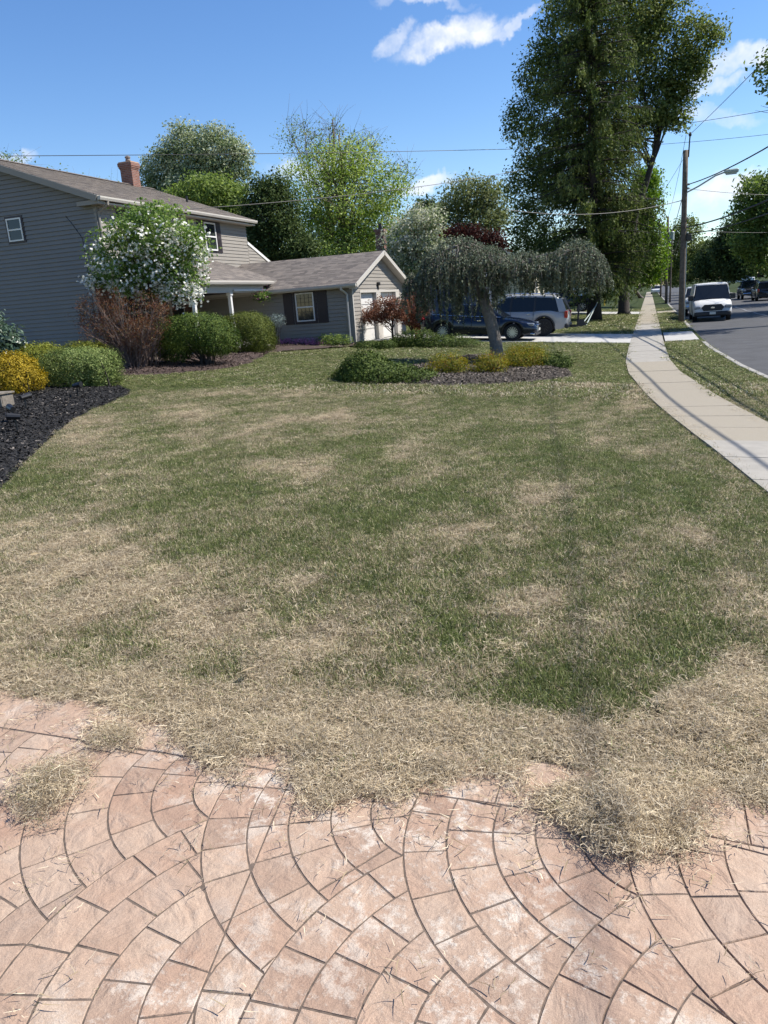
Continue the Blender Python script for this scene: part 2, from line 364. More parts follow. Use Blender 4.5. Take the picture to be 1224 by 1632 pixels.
def strip(name, ys, xl, xr, zf, m, drop=None, parent=None):
    mb = MB(); v = []; f = []
    for y in ys:
        a, b = xl(y), xr(y); v += [(a, y, zf(a, y)), (b, y, zf(b, y))]
    for i in range(len(ys) - 1): f.append((2 * i, 2 * i + 1, 2 * i + 3, 2 * i + 2))
    mb.add(v, f); return mb.build(name, m, parent)
yr = np.concatenate([np.arange(-14, 60, 1.0), np.linspace(60, 800, 30)])
m_asph = mat('asphalt', (.06, .06, .063), .88, noise=(1.3, .35), bump=(90, .5, .01))
def roadz(y): return float(ground(kerb_x(y), y)) - .13
road = strip('road', yr, lambda y: float(kerb_x(y)) - .015, lambda y: float(kerb_x(y)) + ROADW, lambda x, y: roadz(y), m_asph); tag(road, kind='structure')
# worn seams of crack sealer along the road
m_seal = mat('crack_sealer', (.16, .16, .165), .6)
s1 = strip('road_seam', np.arange(20, 120, 1.0), lambda y: float(kerb_x(y)) + 4.5 + .05 * math.sin(y), lambda y: float(kerb_x(y)) + 4.62 + .05 * math.sin(y * 1.1), lambda x, y: roadz(y) + .004, m_seal, parent=None); s1.parent = road
m_kerb = mat('kerb_concrete', (.33, .315, .285), .9, noise=(3, .35), bump=(60, .3, .01))
kerb = bpy.data.objects.new('kerb', None); COL.objects.link(kerb); tag(kerb, kind='structure')
def kerb_run(y0, y1, side, name='kerb_stone'):
    mb = MB(); n = max(2, int((y1 - y0) / 1.0) + 1); v = []; f = []
    for i in range(n):
        y = y0 + (y1 - y0) * i / (n - 1)
        k = float(kerb_x(y)) + (0 if side < 0 else ROADW); zr = roadz(y); low = 0.0
        if side < 0 and 31.6 < y < 38.6: low = .075
        t = zr + .145 - low
        xa, xb = (k - .16, k) if side < 0 else (k, k + .16)
        v += [(xa, y, zr - .1), (xa, y, t), (xa + .02, y, t + .006), (xb - .03, y, t), (xb + .012, y, t - .03), (xb + .03, y, zr - .1)] if side < 0 else [(xa, y, zr - .1), (xa, y, t - .02), (xa + .03, y, t), (xb - .02, y, t + .006), (xb, y, t), (xb, y, zr - .1)]
    for i in range(n - 1):
        for j in range(5): f.append((6 * i + j, 6 * (i + 1) + j, 6 * (i + 1) + j + 1, 6 * i + j + 1))
    f += [tuple(range(6)), tuple(6 * (n - 1) + 5 - j for j in range(6))]
    return mb.add(v, f).build(name, m_kerb, kerb)
y = -8.0
while y < 70: kerb_run(y, y + 2.99, -1); y += 3.0
kerb_run(70, 300, -1, 'kerb_far'); kerb_run(-8, 300, 1, 'kerb_opposite')

# ------------------------------------------------------------------ pavement
sidewalk = bpy.data.objects.new('sidewalk', None); COL.objects.link(sidewalk); tag(sidewalk, kind='structure')
m_conc = mat('pale_concrete', (.30, .278, .24), .88, noise=(4, .16), bump=(120, .25, .004))
m_tan = mat('tan_aggregate_concrete', (.325, .285, .218), .92, noise=(170, .38), bump=(200, .5, .006))
def slab(mb, xs, y0, y1, z=.03, nx=2, ny=3, t=.09, g=.006):
    """a concrete slab following the ground between x functions xs(y)=(xl,xr)"""
    v = []; f = []; ny = max(2, ny)
    for j in range(ny):
        yy = y0 + g + (y1 - y0 - 2 * g) * j / (ny - 1); a, b = xs(yy)
        for i in range(nx):
            x = a + (b - a) * i / (nx - 1); h = float(ground(x, yy)) + z; v += [(x, yy, h)]
    n = nx * ny
    v += [(p[0], p[1], p[2] - t) for p in v[:n]]
    for j in range(ny - 1):
        for i in range(nx - 1): a = j * nx + i; f.append((a, a + 1, a + nx + 1, a + nx))
    bd = [i for i in range(nx)] + [j * nx + nx - 1 for j in range(1, ny)] + [(ny - 1) * nx + i for i in range(nx - 2, -1, -1)] + [j * nx for j in range(ny - 2, 0, -1)]
    for a, b in zip(bd, bd[1:] + bd[:1]): f.append((a, a + n, b + n, b))
    return mb.add(v, f)
wl = lambda y: (float(walk_x(y)) - SW, float(walk_x(y)) + SW)
for k, (ya, yb, mm) in enumerate([(-7.4, 10.6, m_conc), (10.6, 23.8, m_tan), (23.8, 46.0, m_conc), (46, 71, m_tan)]):
    n = max(1, round((yb - ya) / 1.32)); d = (yb - ya) / n
    for i in range(n): slab(MB(), wl, ya + i * d, ya + (i + 1) * d, .03 + random.uniform(-.003, .003)).build('pavement_slab', mm, sidewalk)
slab(MB(), wl, 71, 230, ny=12).build('pavement_far', m_tan, sidewalk)

# ------------------------------------------------------------------ neighbour's concrete driveway
drive = bpy.data.objects.new('driveway', None); COL.objects.link(drive); tag(drive, kind='structure')
m_drv = mat('driveway_concrete', (.40, .388, .36), .85, noise=(2.2, .14), bump=(90, .2, .004))
for i in range(4):
    a = DRIVE[0] + (DRIVE[1] - .05 - DRIVE[0]) * i / 4; b = DRIVE[0] + (DRIVE[1] - .05 - DRIVE[0]) * (i + 1) / 4 - .012
    for y0, y1 in ((DRIVE[2], 35.05), (35.05, DRIVE[3])): slab(MB(), lambda y, a=a, b=b: (a, b), y0, y1, .028, nx=3, ny=3).build('driveway_slab', m_drv, drive)
slab(MB(), lambda y: (.62, float(kerb_x(y)) - .165), 32.25, 37.9, .02, nx=3, ny=4).build('driveway_apron', m_drv, drive)
slab(MB(), lambda y: (.62, float(kerb_x(y)) - .165), 63, 67, .02, nx=3, ny=4).build('driveway_apron', m_tan, drive)
slab(MB(), lambda y: (-12, -.72), 64, 69, .02, nx=4, ny=4).build('driveway_far', m_drv, drive)

# ------------------------------------------------------------------ stamped paving in the foreground
def stonemat():
    m = bpy.data.materials.new('stamped_concrete'); m.use_nodes = True; nt = m.node_tree; N = nt.nodes.new; L = nt.links.new
    p = nt.nodes['Principled BSDF']; p.inputs['Roughness'].default_value = .78; p.inputs['Specular IOR Level'].default_value = .35
    geo = N('ShaderNodeNewGeometry'); oi = N('ShaderNodeObjectInfo')
    def noise(s, det, rough, vec=None):
        n = N('ShaderNodeTexNoise'); n.inputs['Scale'].default_value = s; n.inputs['Detail'].default_value = det; n.inputs['Roughness'].default_value = rough; L(vec or geo.outputs['Position'], n.inputs['Vector']); return n
    def ramp(src, stops):
        r = N('ShaderNodeValToRGB'); e = r.color_ramp.elements
        while len(e) < len(stops): e.new(.5)
        for i, (q, c) in enumerate(stops): e[i].position = q; e[i].color = (*c, 1) if len(c) == 3 else c
        L(src, r.inputs['Fac']); return r
    def mixc(fac, a, b, mode='MIX'):
        x = N('ShaderNodeMix'); x.data_type = 'RGBA'; x.blend_type = mode
        if isinstance(fac, float): x.inputs['Factor'].default_value = fac
        else: L(fac, x.inputs['Factor'])
        for s, k in ((a, 'A'), (b, 'B')):
            if isinstance(s, tuple): x.inputs[k].default_value = (*s, 1)
            else: L(s, x.inputs[k])
        return x.outputs['Result']
    big = noise(3.2, 3, .6); base = ramp(big.outputs['Fac'], [(.3, (.335, .222, .158)), (.5, (.375, .268, .195)), (.72, (.385, .298, .23))])
    per = ramp(oi.outputs['Random'], [(0, (.80, .78, .78)), (.3, (.95, .90, .88)), (.65, (1.0, 1.0, 1.0)), (1, (1.1, 1.12, 1.12))])
    c = mixc(1.0, base.outputs['Color'], per.outputs['Color'], 'MULTIPLY')
    mid = noise(22, 4, .7); blot = ramp(mid.outputs['Fac'], [(.44, (0, 0, 0)), (.62, (.55, .55, .55))]); c = mixc(blot.outputs['Color'], c, (.285, .192, .135))
    pal = noise(11, 6, .8); area = noise(1.1, 2, .5)
    mul = N('ShaderNodeMath'); mul.operation = 'MULTIPLY'
    pr = ramp(pal.outputs['Fac'], [(.5, (0, 0, 0)), (.60, (1, 1, 1))]); ar = ramp(area.outputs['Fac'], [(.42, (.12, .12, .12)), (.62, (.85, .85, .85))])
    L(pr.outputs['Color'], mul.inputs[0]); L(ar.outputs['Color'], mul.inputs[1]); c = mixc(mul.outputs[0], c, (.54, .475, .40))
    gr = noise(420, 1, .6); grn = ramp(gr.outputs['Fac'], [(.3, (.78, .78, .78)), (.7, (1.16, 1.16, 1.16))]); c = mixc(1.0, c, grn.outputs['Color'], 'MULTIPLY')
    L(c, p.inputs['Base Color'])
    b1 = N('ShaderNodeBump'); b1.inputs['Strength'].default_value = .55; b1.inputs['Distance'].default_value = .012; L(mid.outputs['Fac'], b1.inputs['Height'])
    vz = N('ShaderNodeTexNoise'); vz.inputs['Scale'].default_value = 7; vz.inputs['Detail'].default_value = 3; vz.inputs['Distortion'].default_value = 1.8; L(geo.outputs['Position'], vz.inputs['Vector'])
    b2 = N('ShaderNodeBump'); b2.inputs['Strength'].default_value = .5; b2.inputs['Distance'].default_value = .03; L(vz.outputs['Fac'], b2.inputs['Height']); L(b1.outputs[0], b2.inputs['Normal'])
    b3 = N('ShaderNodeBump'); b3.inputs['Strength'].default_value = .3; b3.inputs['Distance'].default_value = .002; L(gr.outputs['Fac'], b3.inputs['Height']); L(b2.outputs[0], b3.inputs['Normal'])
    L(b3.outputs[0], p.inputs['Normal']); return m
m_stone = stonemat()
m_joint = mat('joint_mortar', (.15, .112, .086), .95, noise=(40, .5))
patio = bpy.data.objects.new('patio', None); COL.objects.link(patio); tag(patio, kind='structure')
slab(MB(), lambda y: (-7.0, 2.05), -5, PATIO_Y - .01, .004, nx=24, ny=24, t=.05, g=0).build('patio_bed', m_joint, patio)
FS, FR, FD, FO, RW = .71, .83, .82, .52, .143
def fan_centres():
    out = []
    for j in range(-5, 4):
        for i in range(-9, 6): out.append((.08 + FS * i + (FO * (-j)) % FS, 2.2 + FD * j))
    return np.array(out)
FC = fan_centres()
def clip_out(P, o):
    q = P - o; l = np.hypot(q[:, 0], q[:, 1]); ins = l < FR; n = len(P)
    if not ins.any(): return [P]
    if ins.all(): return []
    def cross(a, b):
        lo, hi = (a, b)                                  # lo inside, hi outside
        for _ in range(14):
            m = (lo + hi) / 2
            if np.hypot(*(m - o)) < FR: lo = m
            else: hi = m
        return hi
    out = []; starts = [i for i in range(n) if not ins[i] and ins[i - 1]]
    for s in starts:
        run = [cross(P[s - 1], P[s])]; i = s
        while not ins[i % n]: run.append(P[i % n]); i += 1
        e = cross(P[i % n], P[(i - 1) % n]); run.append(e)
        a1 = math.atan2(*(e - o)[::-1]); a0 = math.atan2(*(run[0] - o)[::-1]); d = (a0 - a1 + math.pi) % (2 * math.pi) - math.pi
        k = max(2, int(abs(d) * FR / .03))
        run += [o + FR * np.array([math.cos(a1 + d * t), math.sin(a1 + d * t)]) for t in np.linspace(0, 1, k + 1)[1:-1]]
        out.append(np.array(run))
    return out
def stone_polys():
    polys = []
    for c in FC:
        if not (-7.3 < c[0] < 3.2): continue
        d = FC - c; over = [c + q for q in d if q[0] > 1e-3 and np.hypot(*q) < 2 * FR]
        radii = [FR - RW * k + (random.uniform(-.006, .006) if k else 0) for k in range(7)]
        for k in range(6):
            r1, r0 = radii[k], max(radii[k + 1], .0)
            jr = 0.0; a = math.pi * .2 + random.uniform(0, .1); rm = (r0 + r1) / 2
            while a < math.pi * 2.05:
                da = random.uniform(.145, .205) / rm; b = min(a + da, math.pi * 2.1)
                if b - a < .09 / rm: break
                n1 = 7; jp = jr; jr = random.uniform(-.02, .02)
                P = [(c[0] + r1 * math.cos(t), c[1] + r1 * math.sin(t)) for t in np.linspace(a + jp, b + jr, n1)]
                P += [(c[0] + r * math.cos(b + jr), c[1] + r * math.sin(b + jr)) for r in np.linspace(r1, r0, 5)[1:-1]]
                P += [(c[0] + r0 * math.cos(t), c[1] + r0 * math.sin(t)) for t in np.linspace(b + jr, a + jp, n1)]
                P += [(c[0] + r * math.cos(a + jp), c[1] + r * math.sin(a + jp)) for r in np.linspace(r0, r1, 5)[1:-1]]
                a = b
                P = np.array(P); ctr0 = P.mean(0); full = area(P)
                pcs = [P]
                for o in over:
                    nx_ = []
                    for Q in pcs: nx_ += clip_out(Q, o)
                    pcs = nx_
                polys += [Q for Q in pcs if area(Q) > .0004]
    return polys
def area(P): return abs(np.sum(P[:, 0] * np.roll(P[:, 1], -1) - P[:, 1] * np.roll(P[:, 0], -1))) / 2
def inset(P, d):
    n = len(P); keep = [P[0]]
    for p in P[1:]:
        if np.hypot(*(p - keep[-1])) > .006: keep.append(p)
    if np.hypot(*(keep[0] - keep[-1])) < .006: keep.pop()
    P = np.array(keep)
    if np.sum(P[:, 0] * np.roll(P[:, 1], -1) - P[:, 1] * np.roll(P[:, 0], -1)) < 0: P = P[::-1]
    a = np.roll(P, 1, 0); b = np.roll(P, -1, 0)
    e1 = P - a; e2 = b - P; e1 /= np.linalg.norm(e1, axis=1)[:, None] + 1e-9; e2 /= np.linalg.norm(e2, axis=1)[:, None] + 1e-9
    n1 = np.stack([-e1[:, 1], e1[:, 0]], 1); n2 = np.stack([-e2[:, 1], e2[:, 0]], 1); nn = n1 + n2
    nn /= np.maximum(np.linalg.norm(nn, axis=1), .35)[:, None] ** 1; nn /= np.maximum((nn * n1).sum(1), .5)[:, None]
    return P, nn, d
def stone_into(mb, P, top, gap=.0014):
    P, nn, _ = inset(P, gap)
    if len(P) < 3: return False
    jit = rng.uniform(-.0014, .0018, len(P))
    o = P + nn * (gap + jit)[:, None]; m_ = P + nn * (gap + jit + .0008)[:, None]; t = P + nn * (gap + .0024)
    n = len(P); tilt = rng.normal(0, .0025, 2); c = P.mean(0)
    zf = lambda Q, h: ground(Q[:, 0], Q[:, 1]) + h + (Q - c) @ tilt
    v = [(*q, z) for q, z in zip(o, zf(o, 0.0))] + [(*q, z) for q, z in zip(m_, zf(m_, top - .003))] + [(*q, z) for q, z in zip(t, zf(t, top))] + [(c[0], c[1], float(ground(*c)) + top + .0012)]
    f = []
    for i in range(n):
        j = (i + 1) % n; f += [(i, j, n + j, n + i), (n + i, n + j, 2 * n + j, 2 * n + i), (2 * n + i, 2 * n + j, 3 * n)]
    mb.add(v, f); return True
def cut_halfplane(P, n, c, keep):
    out = []; m = len(P)
    for i in range(m):
        a, b = P[i], P[(i + 1) % m]; da = (a - c) @ n * keep; db = (b - c) @ n * keep
        if da >= 0: out.append(a)
        if (da > 0) != (db > 0) and abs(da - db) > 1e-9: out.append(a + (b - a) * da / (da - db))
    return np.array(out) if len(out) > 2 else None
def build_patio():
    sp = []; global JOINTS
    ja, jb = gp(452, 1268)[:2], gp(300, 1632)[:2]; jd = (jb - ja) / np.linalg.norm(jb - ja); jn = np.array([-jd[1], jd[0]])   # saw-cut control joint
    for P in stone_polys():
        P = cut_halfplane(P, np.array([0, 1.0]), np.array([0, 2.27]), -1)
        if P is None or area(P) < .0004 or P[:, 1].max() < -2.5: continue
        c = P.mean(0); 
        s = (P - ja) @ jn
        if s.min() < -.004 and s.max() > .004:
            for k in (-1, 1):
                Q = cut_halfplane(P, jn, ja, k)
                if Q is not None and area(Q) > .0006: sp.append(Q)
        else: sp.append(P)
    JOINTS = np.concatenate([np.column_stack([P, np.arctan2(*(np.roll(P, -1, 0) - P).T[::-1])]) for P in sp])
    ctr = np.array([P.mean(0) for P in sp]); u, v, w = proj(np.column_stack([ctr, ground(ctr[:, 0], ctr[:, 1]) + .02]))
    vis = (u > -120) & (u < 1340) & (v > 900) & (v < 1760) & (w > .1)
    order = np.argsort(np.where(vis, -np.array([area(P) for P in sp]), 1)); rest = MB(); cnt = 0
    for i in order:
        top = .0058 + random.uniform(-.0008, .0008)
        if vis[i] and cnt < 290:
            mb = MB()
            if stone_into(mb, sp[i], top): mb.build('paving_stone', m_stone, patio); cnt += 1
        else: stone_into(rest, sp[i], top)
    tag(rest.build('paving_stones_outside', m_stone, patio), kind='stuff')
    x = -6.9
    while x < 1.95:                                     # straight border course along the lawn
        w_ = random.uniform(.34, .46); P = []
        x1 = min(x + w_, 2.0)
        for a, b in (((x, 2.272), (x1, 2.272)), ((x1, 2.272), (x1, PATIO_Y - .02)), ((x1, PATIO_Y - .02), (x, PATIO_Y - .02)), ((x, PATIO_Y - .02), (x, 2.272))):
            for t in np.linspace(0, 1, 5)[:-1]: P.append((a[0] + (b[0] - a[0]) * t, a[1] + (b[1] - a[1]) * t))
        mb = MB(); stone_into(mb, np.array(P), .0065); mb.build('border_stone', m_stone, patio); x = x1
build_patio()

# ------------------------------------------------------------------ mulch beds
def chips_mat(name, ramp): return mat(name, rough=.9, tonevar=ramp)
def edge_dist(q, P):
    d = np.full(len(q), 1e9)
    for a_, b_ in zip(P, np.roll(P, -1, 0)):
        e = b_ - a_; t = np.clip(((q - a_) @ e) / (e @ e), 0, 1); d = np.minimum(d, np.hypot(*(q - a_ - t[:, None] * e).T))
    return d
def mulch_bed(name, poly, soil, chip_m, n, size, kindlabel, mound=.05):
    P = np.array(poly); c = P.mean(0)
    mb = MB(); v = []; f = []; m = len(P); rings = 14
    for k in range(rings):
        t = 1 - k / rings
        for p in P:
            q = c + (p - c) * t; v.append((q[0], q[1], float(ground(*q)) + .006 + mound * float(ss(edge_dist(q[None], P)[0] / .6))))
    v.append((c[0], c[1], float(ground(*c)) + .01 + mound))
    for k in range(rings - 1):
        for i in range(m): j = (i + 1) % m; f.append((k * m + i, k * m + j, (k + 1) * m + j, (k + 1) * m + i))
    for i in range(m): f.append(((rings - 1) * m + i, (rings - 1) * m + (i + 1) % m, rings * m))
    o = mb.add(v, f).build(name, soil); o.data.shade_smooth(); tag(o, kind='structure')
    lo, hi = P.min(0), P.max(0); q = rng.uniform(lo, hi, (n * 4, 2)); q = q[poly_mask(q[:, 0], q[:, 1], P)]
    u, vv, w = proj(np.column_stack([q, ground(q[:, 0], q[:, 1])])); q = q[(u > -150) & (u < 1380)][:n]; n = len(q)
    z = ground(q[:, 0], q[:, 1]) + .012 + mound * ss(edge_dist(q, P) / .6) + rng.uniform(0, .014, n)
    ctr = np.column_stack([q, z]); a = rng.uniform(0, 2 * math.pi, n); L_ = size * rng.uniform(.5, 1.5, n); W_ = L_ * rng.uniform(.25, .6, n)
    d1 = np.column_stack([np.cos(a), np.sin(a), rng.normal(0, .35, n)]) * L_[:, None] / 2
    d2 = np.column_stack([-np.sin(a), np.cos(a), rng.normal(0, .35, n)]) * W_[:, None] / 2
    V = np.stack([ctr - d1 - d2, ctr + d1 - d2 * .7, ctr + d1 * .9 + d2, ctr - d1 + d2], 1).reshape(-1, 3)
    Q = np.arange(4 * n).reshape(n, 4); ob = bpy.data.objects.new('bark_chips', np_mesh('bark_chips', V, Q, chip_m, rng.uniform(0, 1, n))); COL.objects.link(ob)
    ob.parent = o; tag(ob, kindlabel, kind='stuff'); return o
mulch_bed('black_mulch_bed', bed_black, mat('black_mulch', (.008, .0075, .007), .95, noise=(30, .5), bump=(40, .8, .04)), chips_mat('black_chips', [(0, (.005, .0045, .0045)), (.7, (.013, .012, .0115)), (.95, (.03, .026, .024)), (.99, (.22, .19, .16))]), 42000, .042, 'black shredded mulch')
mulch_bed('brown_mulch_bed', bed_cedar, mat('brown_mulch', (.07, .056, .045), .95, noise=(30, .5), bump=(40, .8, .04)), chips_mat('brown_chips', [(0, (.03, .024, .019)), (.6, (.085, .068, .053)), (.9, (.16, .13, .105)), (1, (.3, .25, .21))]), 30000, .045, 'weathered brown bark mulch', .10)
mulch_bed('foundation_mulch_bed', bed_house, mat('red_mulch', (.07, .042, .032), .95, noise=(20, .5), bump=(40, .8, .04)), chips_mat('red_chips', [(0, (.025, .015, .012)), (.6, (.065, .042, .033)), (1, (.15, .10, .08))]), 16000, .06, 'dark reddish bark mulch')

# ------------------------------------------------------------------ grass and loose thatch (instanced tufts)
def blade_tuft(name, n, rad, h, lie, m, wid, seg=3):
    V = []; Fq = []; T = []
    for i in range(n):
        r = rad * math.sqrt(random.random()); a = random.uniform(0, 6.283); p = np.array([r * math.cos(a), r * math.sin(a), 0])
        dirv = random.uniform(0, 6.283); tilt = random.gauss(lie, .22); L_ = h * random.uniform(.55, 1.35); tn = random.random()
        side = np.array([-math.sin(dirv), math.cos(dirv), random.uniform(-.5, .5)]); side /= np.linalg.norm(side); w = wid * random.uniform(.7, 1.3)
        el = math.pi / 2 - tilt; curl = random.gauss(-.35, .45); turn = random.gauss(0, .35); b = len(V); q = p
        if lie > .9: p[2] = random.uniform(.001, .014); el = random.gauss(.06, .14); curl = random.gauss(-.05, .22); turn = random.gauss(0, .55)
        for k in range(seg + 1):
            ww = w * (1 - (k / seg) ** 2 * .85)
            V += [q - side * ww / 2, q + side * ww / 2]
            d = np.array([math.cos(dirv) * math.cos(el), math.sin(dirv) * math.cos(el), math.sin(el)])
            q = q + d * L_ / seg; el += curl; dirv += turn
            if q[2] < 0: q[2] = abs(q[2]) * .3
        for k in range(seg): Fq.append((b + 2 * k, b + 2 * k + 1, b + 2 * k + 3, b + 2 * k + 2)); T.append(tn)
    me = np_mesh(name, np.array(V), np.array(Fq), m, np.array(T))
    return bpy.data.objects.new(name, me)
def grassmat():
    m = bpy.data.materials.new('grass_blades'); m.use_nodes = True; nt = m.node_tree; N = nt.nodes.new; L = nt.links.new
    p = nt.nodes['Principled BSDF']; p.inputs['Roughness'].default_value = .65; p.inputs['Specular IOR Level'].default_value = .12
    tn = N('ShaderNodeAttribute'); tn.attribute_name = 'tone'
    dr = N('ShaderNodeAttribute'); dr.attribute_type = 'INSTANCER'; dr.attribute_name = 'dry'
    vr = N('ShaderNodeAttribute'); vr.attribute_type = 'INSTANCER'; vr.attribute_name = 'vary'
    lt = N('ShaderNodeMath'); lt.operation = 'LESS_THAN'; L(tn.outputs['Fac'], lt.inputs[0]); L(dr.outputs['Fac'], lt.inputs[1])
    def ramp(src, st):
        r = N('ShaderNodeValToRGB'); e = r.color_ramp.elements
        while len(e) < len(st): e.new(.5)
        for i, (q, c) in enumerate(st): e[i].position = q; e[i].color = (*c, 1)
        L(src, r.inputs['Fac']); return r.outputs['Color']
    mul = N('ShaderNodeMath'); mul.operation = 'MULTIPLY'; mul.inputs[1].default_value = 7.31; L(tn.outputs['Fac'], mul.inputs[0])
    fr = N('ShaderNodeMath'); fr.operation = 'FRACT'; L(mul.outputs[0], fr.inputs[0])
    g = ramp(fr.outputs[0], [(0, (.08, .105, .026)), (.4, (.15, .185, .056)), (.75, (.245, .27, .105)), (1, (.40, .39, .22))])
    t = ramp(fr.outputs[0], [(0, (.22, .165, .10)), (.25, (.45, .36, .235)), (.65, (.66, .545, .385)), (1, (.82, .72, .55))])
    mx = N('ShaderNodeMix'); mx.data_type = 'RGBA'; L(lt.outputs[0], mx.inputs['Factor']); L(g, mx.inputs['A']); L(t, mx.inputs['B'])
    vs = ramp(vr.outputs['Fac'], [(0, (.55, .55, .56)), (1, (1.18, 1.18, 1.14))])
    mm = N('ShaderNodeMix'); mm.data_type = 'RGBA'; mm.blend_type = 'MULTIPLY'; mm.inputs['Factor'].default_value = 1; L(mx.outputs['Result'], mm.inputs['A']); L(vs, mm.inputs['B'])
    L(mm.outputs['Result'], p.inputs['Base Color'])
    tr = N('ShaderNodeBsdfTranslucent'); L(mm.outputs['Result'], tr.inputs['Color']); ms = N('ShaderNodeMixShader'); ms.inputs['Fac'].default_value = .3
    L(p.outputs[0], ms.inputs[1]); L(tr.outputs[0], ms.inputs[2]); L(ms.outputs[0], nt.nodes['Material Output'].inputs['Surface']); return m
THATCH = [(-300, 1095), (0, 1104), (60, 1112), (75, 1104), (130, 1116), (212, 1140), (215, 1158), (170, 1175), (160, 1190), (148, 1206), (110, 1250), (96, 1290), (30, 1296), (12, 1286), (36, 1262), (66, 1236), (120, 1218), (165, 1206), (200, 1212), (240, 1190), (280, 1184), (335, 1208), (350, 1226), (420, 1216), (470, 1255), (500, 1292), (540, 1290), (556, 1268), (580, 1260), (640, 1276), (680, 1250), (735, 1232), (790, 1230), (830, 1256), (850, 1282), (905, 1300), (935, 1345), (960, 1368), (1010, 1386), (1066, 1374), (1090, 1340), (1112, 1300), (1098, 1276), (1160, 1272), (1224, 1286), (1500, 1290), (1500, 900), (-300, 900)]
HOLES = [(722, 1192, 60, 32), (892, 1236, 66, 30), (440, 1222, 40, 16), (600, 1236, 40, 16), (250, 1170, 50, 12)]
def build_lawn():
    gm = grassmat()
    protos = bpy.data.collections.new('tufts')       # source shapes only, not linked to the scene
    spec = [('a', 46, .075, .036, .6, .0028), ('b', 46, .075, .033, .8, .0028), ('c', 40, .075, .040, .7, .0030), ('d', 46, .08, .03, .88, .0028),
            ('e', 48, .08, .045, 1.45, .0024), ('f', 48, .08, .052, 1.5, .0026), ('g', 48, .08, .04, 1.35, .0022), ('h', 48, .085, .048, 1.55, .0024)]
    for nm, n, rad, h, lie, wd in spec: protos.objects.link(blade_tuft('tuft_' + nm, n, rad, h, lie, gm, wd))
    sp2 = [('i', 30, .10, .05, .6, .008), ('j', 30, .10, .045, .8, .008)]
    for nm, n, rad, h, lie, wd in sp2: protos.objects.link(blade_tuft('tuft_' + nm, n, rad, h, lie, gm, wd, seg=2))
    pts = []
    for d0, d1, dens, sxy, sz, far in [(1.2, 3.4, 800, .85, 1.0, 0), (3.4, 6, 460, 1.0, 1.0, 0), (6, 10, 280, 1.2, 1.0, 0), (10, 16, 170, 1.35, 1.0, 0), (16, 24, 100, 1.6, .9, 1), (24, 40, 46, 2.3, 1.0, 1), (40, 75, 11, 4.2, 1.3, 1)]:
        x0, x1 = -1.35 * d1 - 1.5, min(kerb_x(0) + 1, .12 * d1 + 2.8)
        n = int((x1 - x0) * (d1 - d0) * dens); x = rng.uniform(x0, x1, n); y = rng.uniform(d0, d1, n)
        z = ground(x, y); u, v, w = proj(np.column_stack([x, y, z])); k = (u > -220) & (u < 1420) & (v < 1800) & (w > .3)
        x, y, z, u, v = x[k], y[k], z[k], u[k], v[k]
        wob = 46 * (fnoise(x * 11, y * 11, 77, 4) - .5) + rng.normal(0, 7, len(x))
        on_pat = (y < PATIO_Y - .02)
        th = poly_mask(u + wob, v + wob, THATCH)
        for hu, hv, ru, rv in HOLES: th &= (((u - hu + wob) / ru) ** 2 + ((v - hv + wob * .5) / rv) ** 2) > 1
        th &= (u > -60) | (rng.random(len(x)) < .8)
        keep = np.where(on_pat, th, True)
        keep &= ~((np.abs(x - walk_x(y)) < SW - .03) & (y > 0))
        keep &= x < kerb_x(y) - .17
        keep &= ~((x > DRIVE[0]) & (y > DRIVE[2] - .03) & (y < DRIVE[3] + .03)) & ~((y > 63) & (y < 69.1) & (x > -12))
        for b in (bed_black, bed_cedar, bed_house): keep &= ~poly_mask(x, y, [c + (np.array(c) - np.mean(b, 0)) * 0 for c in b])
        keep &= ~((x < -11) & (y > 29.9) & (y < 37.6)) & ~((x < -18) & (y > 23.5) & (y < 36))
        x, y, z, on_pat, u, v = x[keep], y[keep], z[keep], on_pat[keep], u[keep], v[keep]; n = len(x)
        d, nb = dryness(x, y); d = np.where(on_pat, 1.05, d)
        d = np.clip(d + rng.normal(0, .10, n), 0, 1.1) * np.where(on_pat, 1, .97)
        thatch = on_pat | (rng.random(n) < np.clip((d - .55) * 1.7, 0, .92))
        kind = np.where(thatch, rng.integers(4, 8, n), rng.integers(0, 4, n))
        if far: kind = rng.integers(8, 10, n)
        hgt = sz * (1 - .42 * nb) * rng.uniform(.75, 1.25, n) * np.where((d < .35) & (nb < .5), 1.15, 1)
        # the raked heap and the matted layer have some thickness
        heap = .045 * np.exp(-(((u - 1010) / 90) ** 2 + ((v - 1320) / 62) ** 2) * 1.1) + .03 * np.exp(-(((u - 1150) / 120) ** 2 + ((v - 1150) / 60) ** 2)) + .02 * np.exp(-(((u - 70) / 50) ** 2 + ((v - 1262) / 30) ** 2))
        zz = z + np.where(on_pat, .016, .0) + np.where(thatch, rng.random(n) * (.006 + heap), 0) + heap * .35 * thatch
        pts.append(np.column_stack([x, y, zz, kind, d, sxy * rng.uniform(.85, 1.15, n), hgt, rng.uniform(0, 1, n), rng.uniform(0, 6.283, n)]))
        extra = thatch & (v > 1030)                       # a second matted layer of thatch up front
        e = pts[-1][extra].copy(); e[:, 0] += rng.normal(0, .04, len(e)); e[:, 1] += rng.normal(0, .03, len(e)); e[:, 8] = rng.uniform(0, 6.28, len(e)); e[:, 2] += rng.random(len(e)) * (.006 + heap[extra] * .7); e[:, 3] = rng.integers(4, 8, len(e)); e[:, 7] = rng.random(len(e)); pts.append(e)
    # stray bits on the bare paving and along its joints
    n = 1000; x = rng.uniform(-3.2, 1.2, n); y = rng.uniform(.9, 2.5, n); k = rng.random(n) < .12 + .6 * ss((y - 1.75) / .6); x, y = x[k], y[k]; n = len(x)
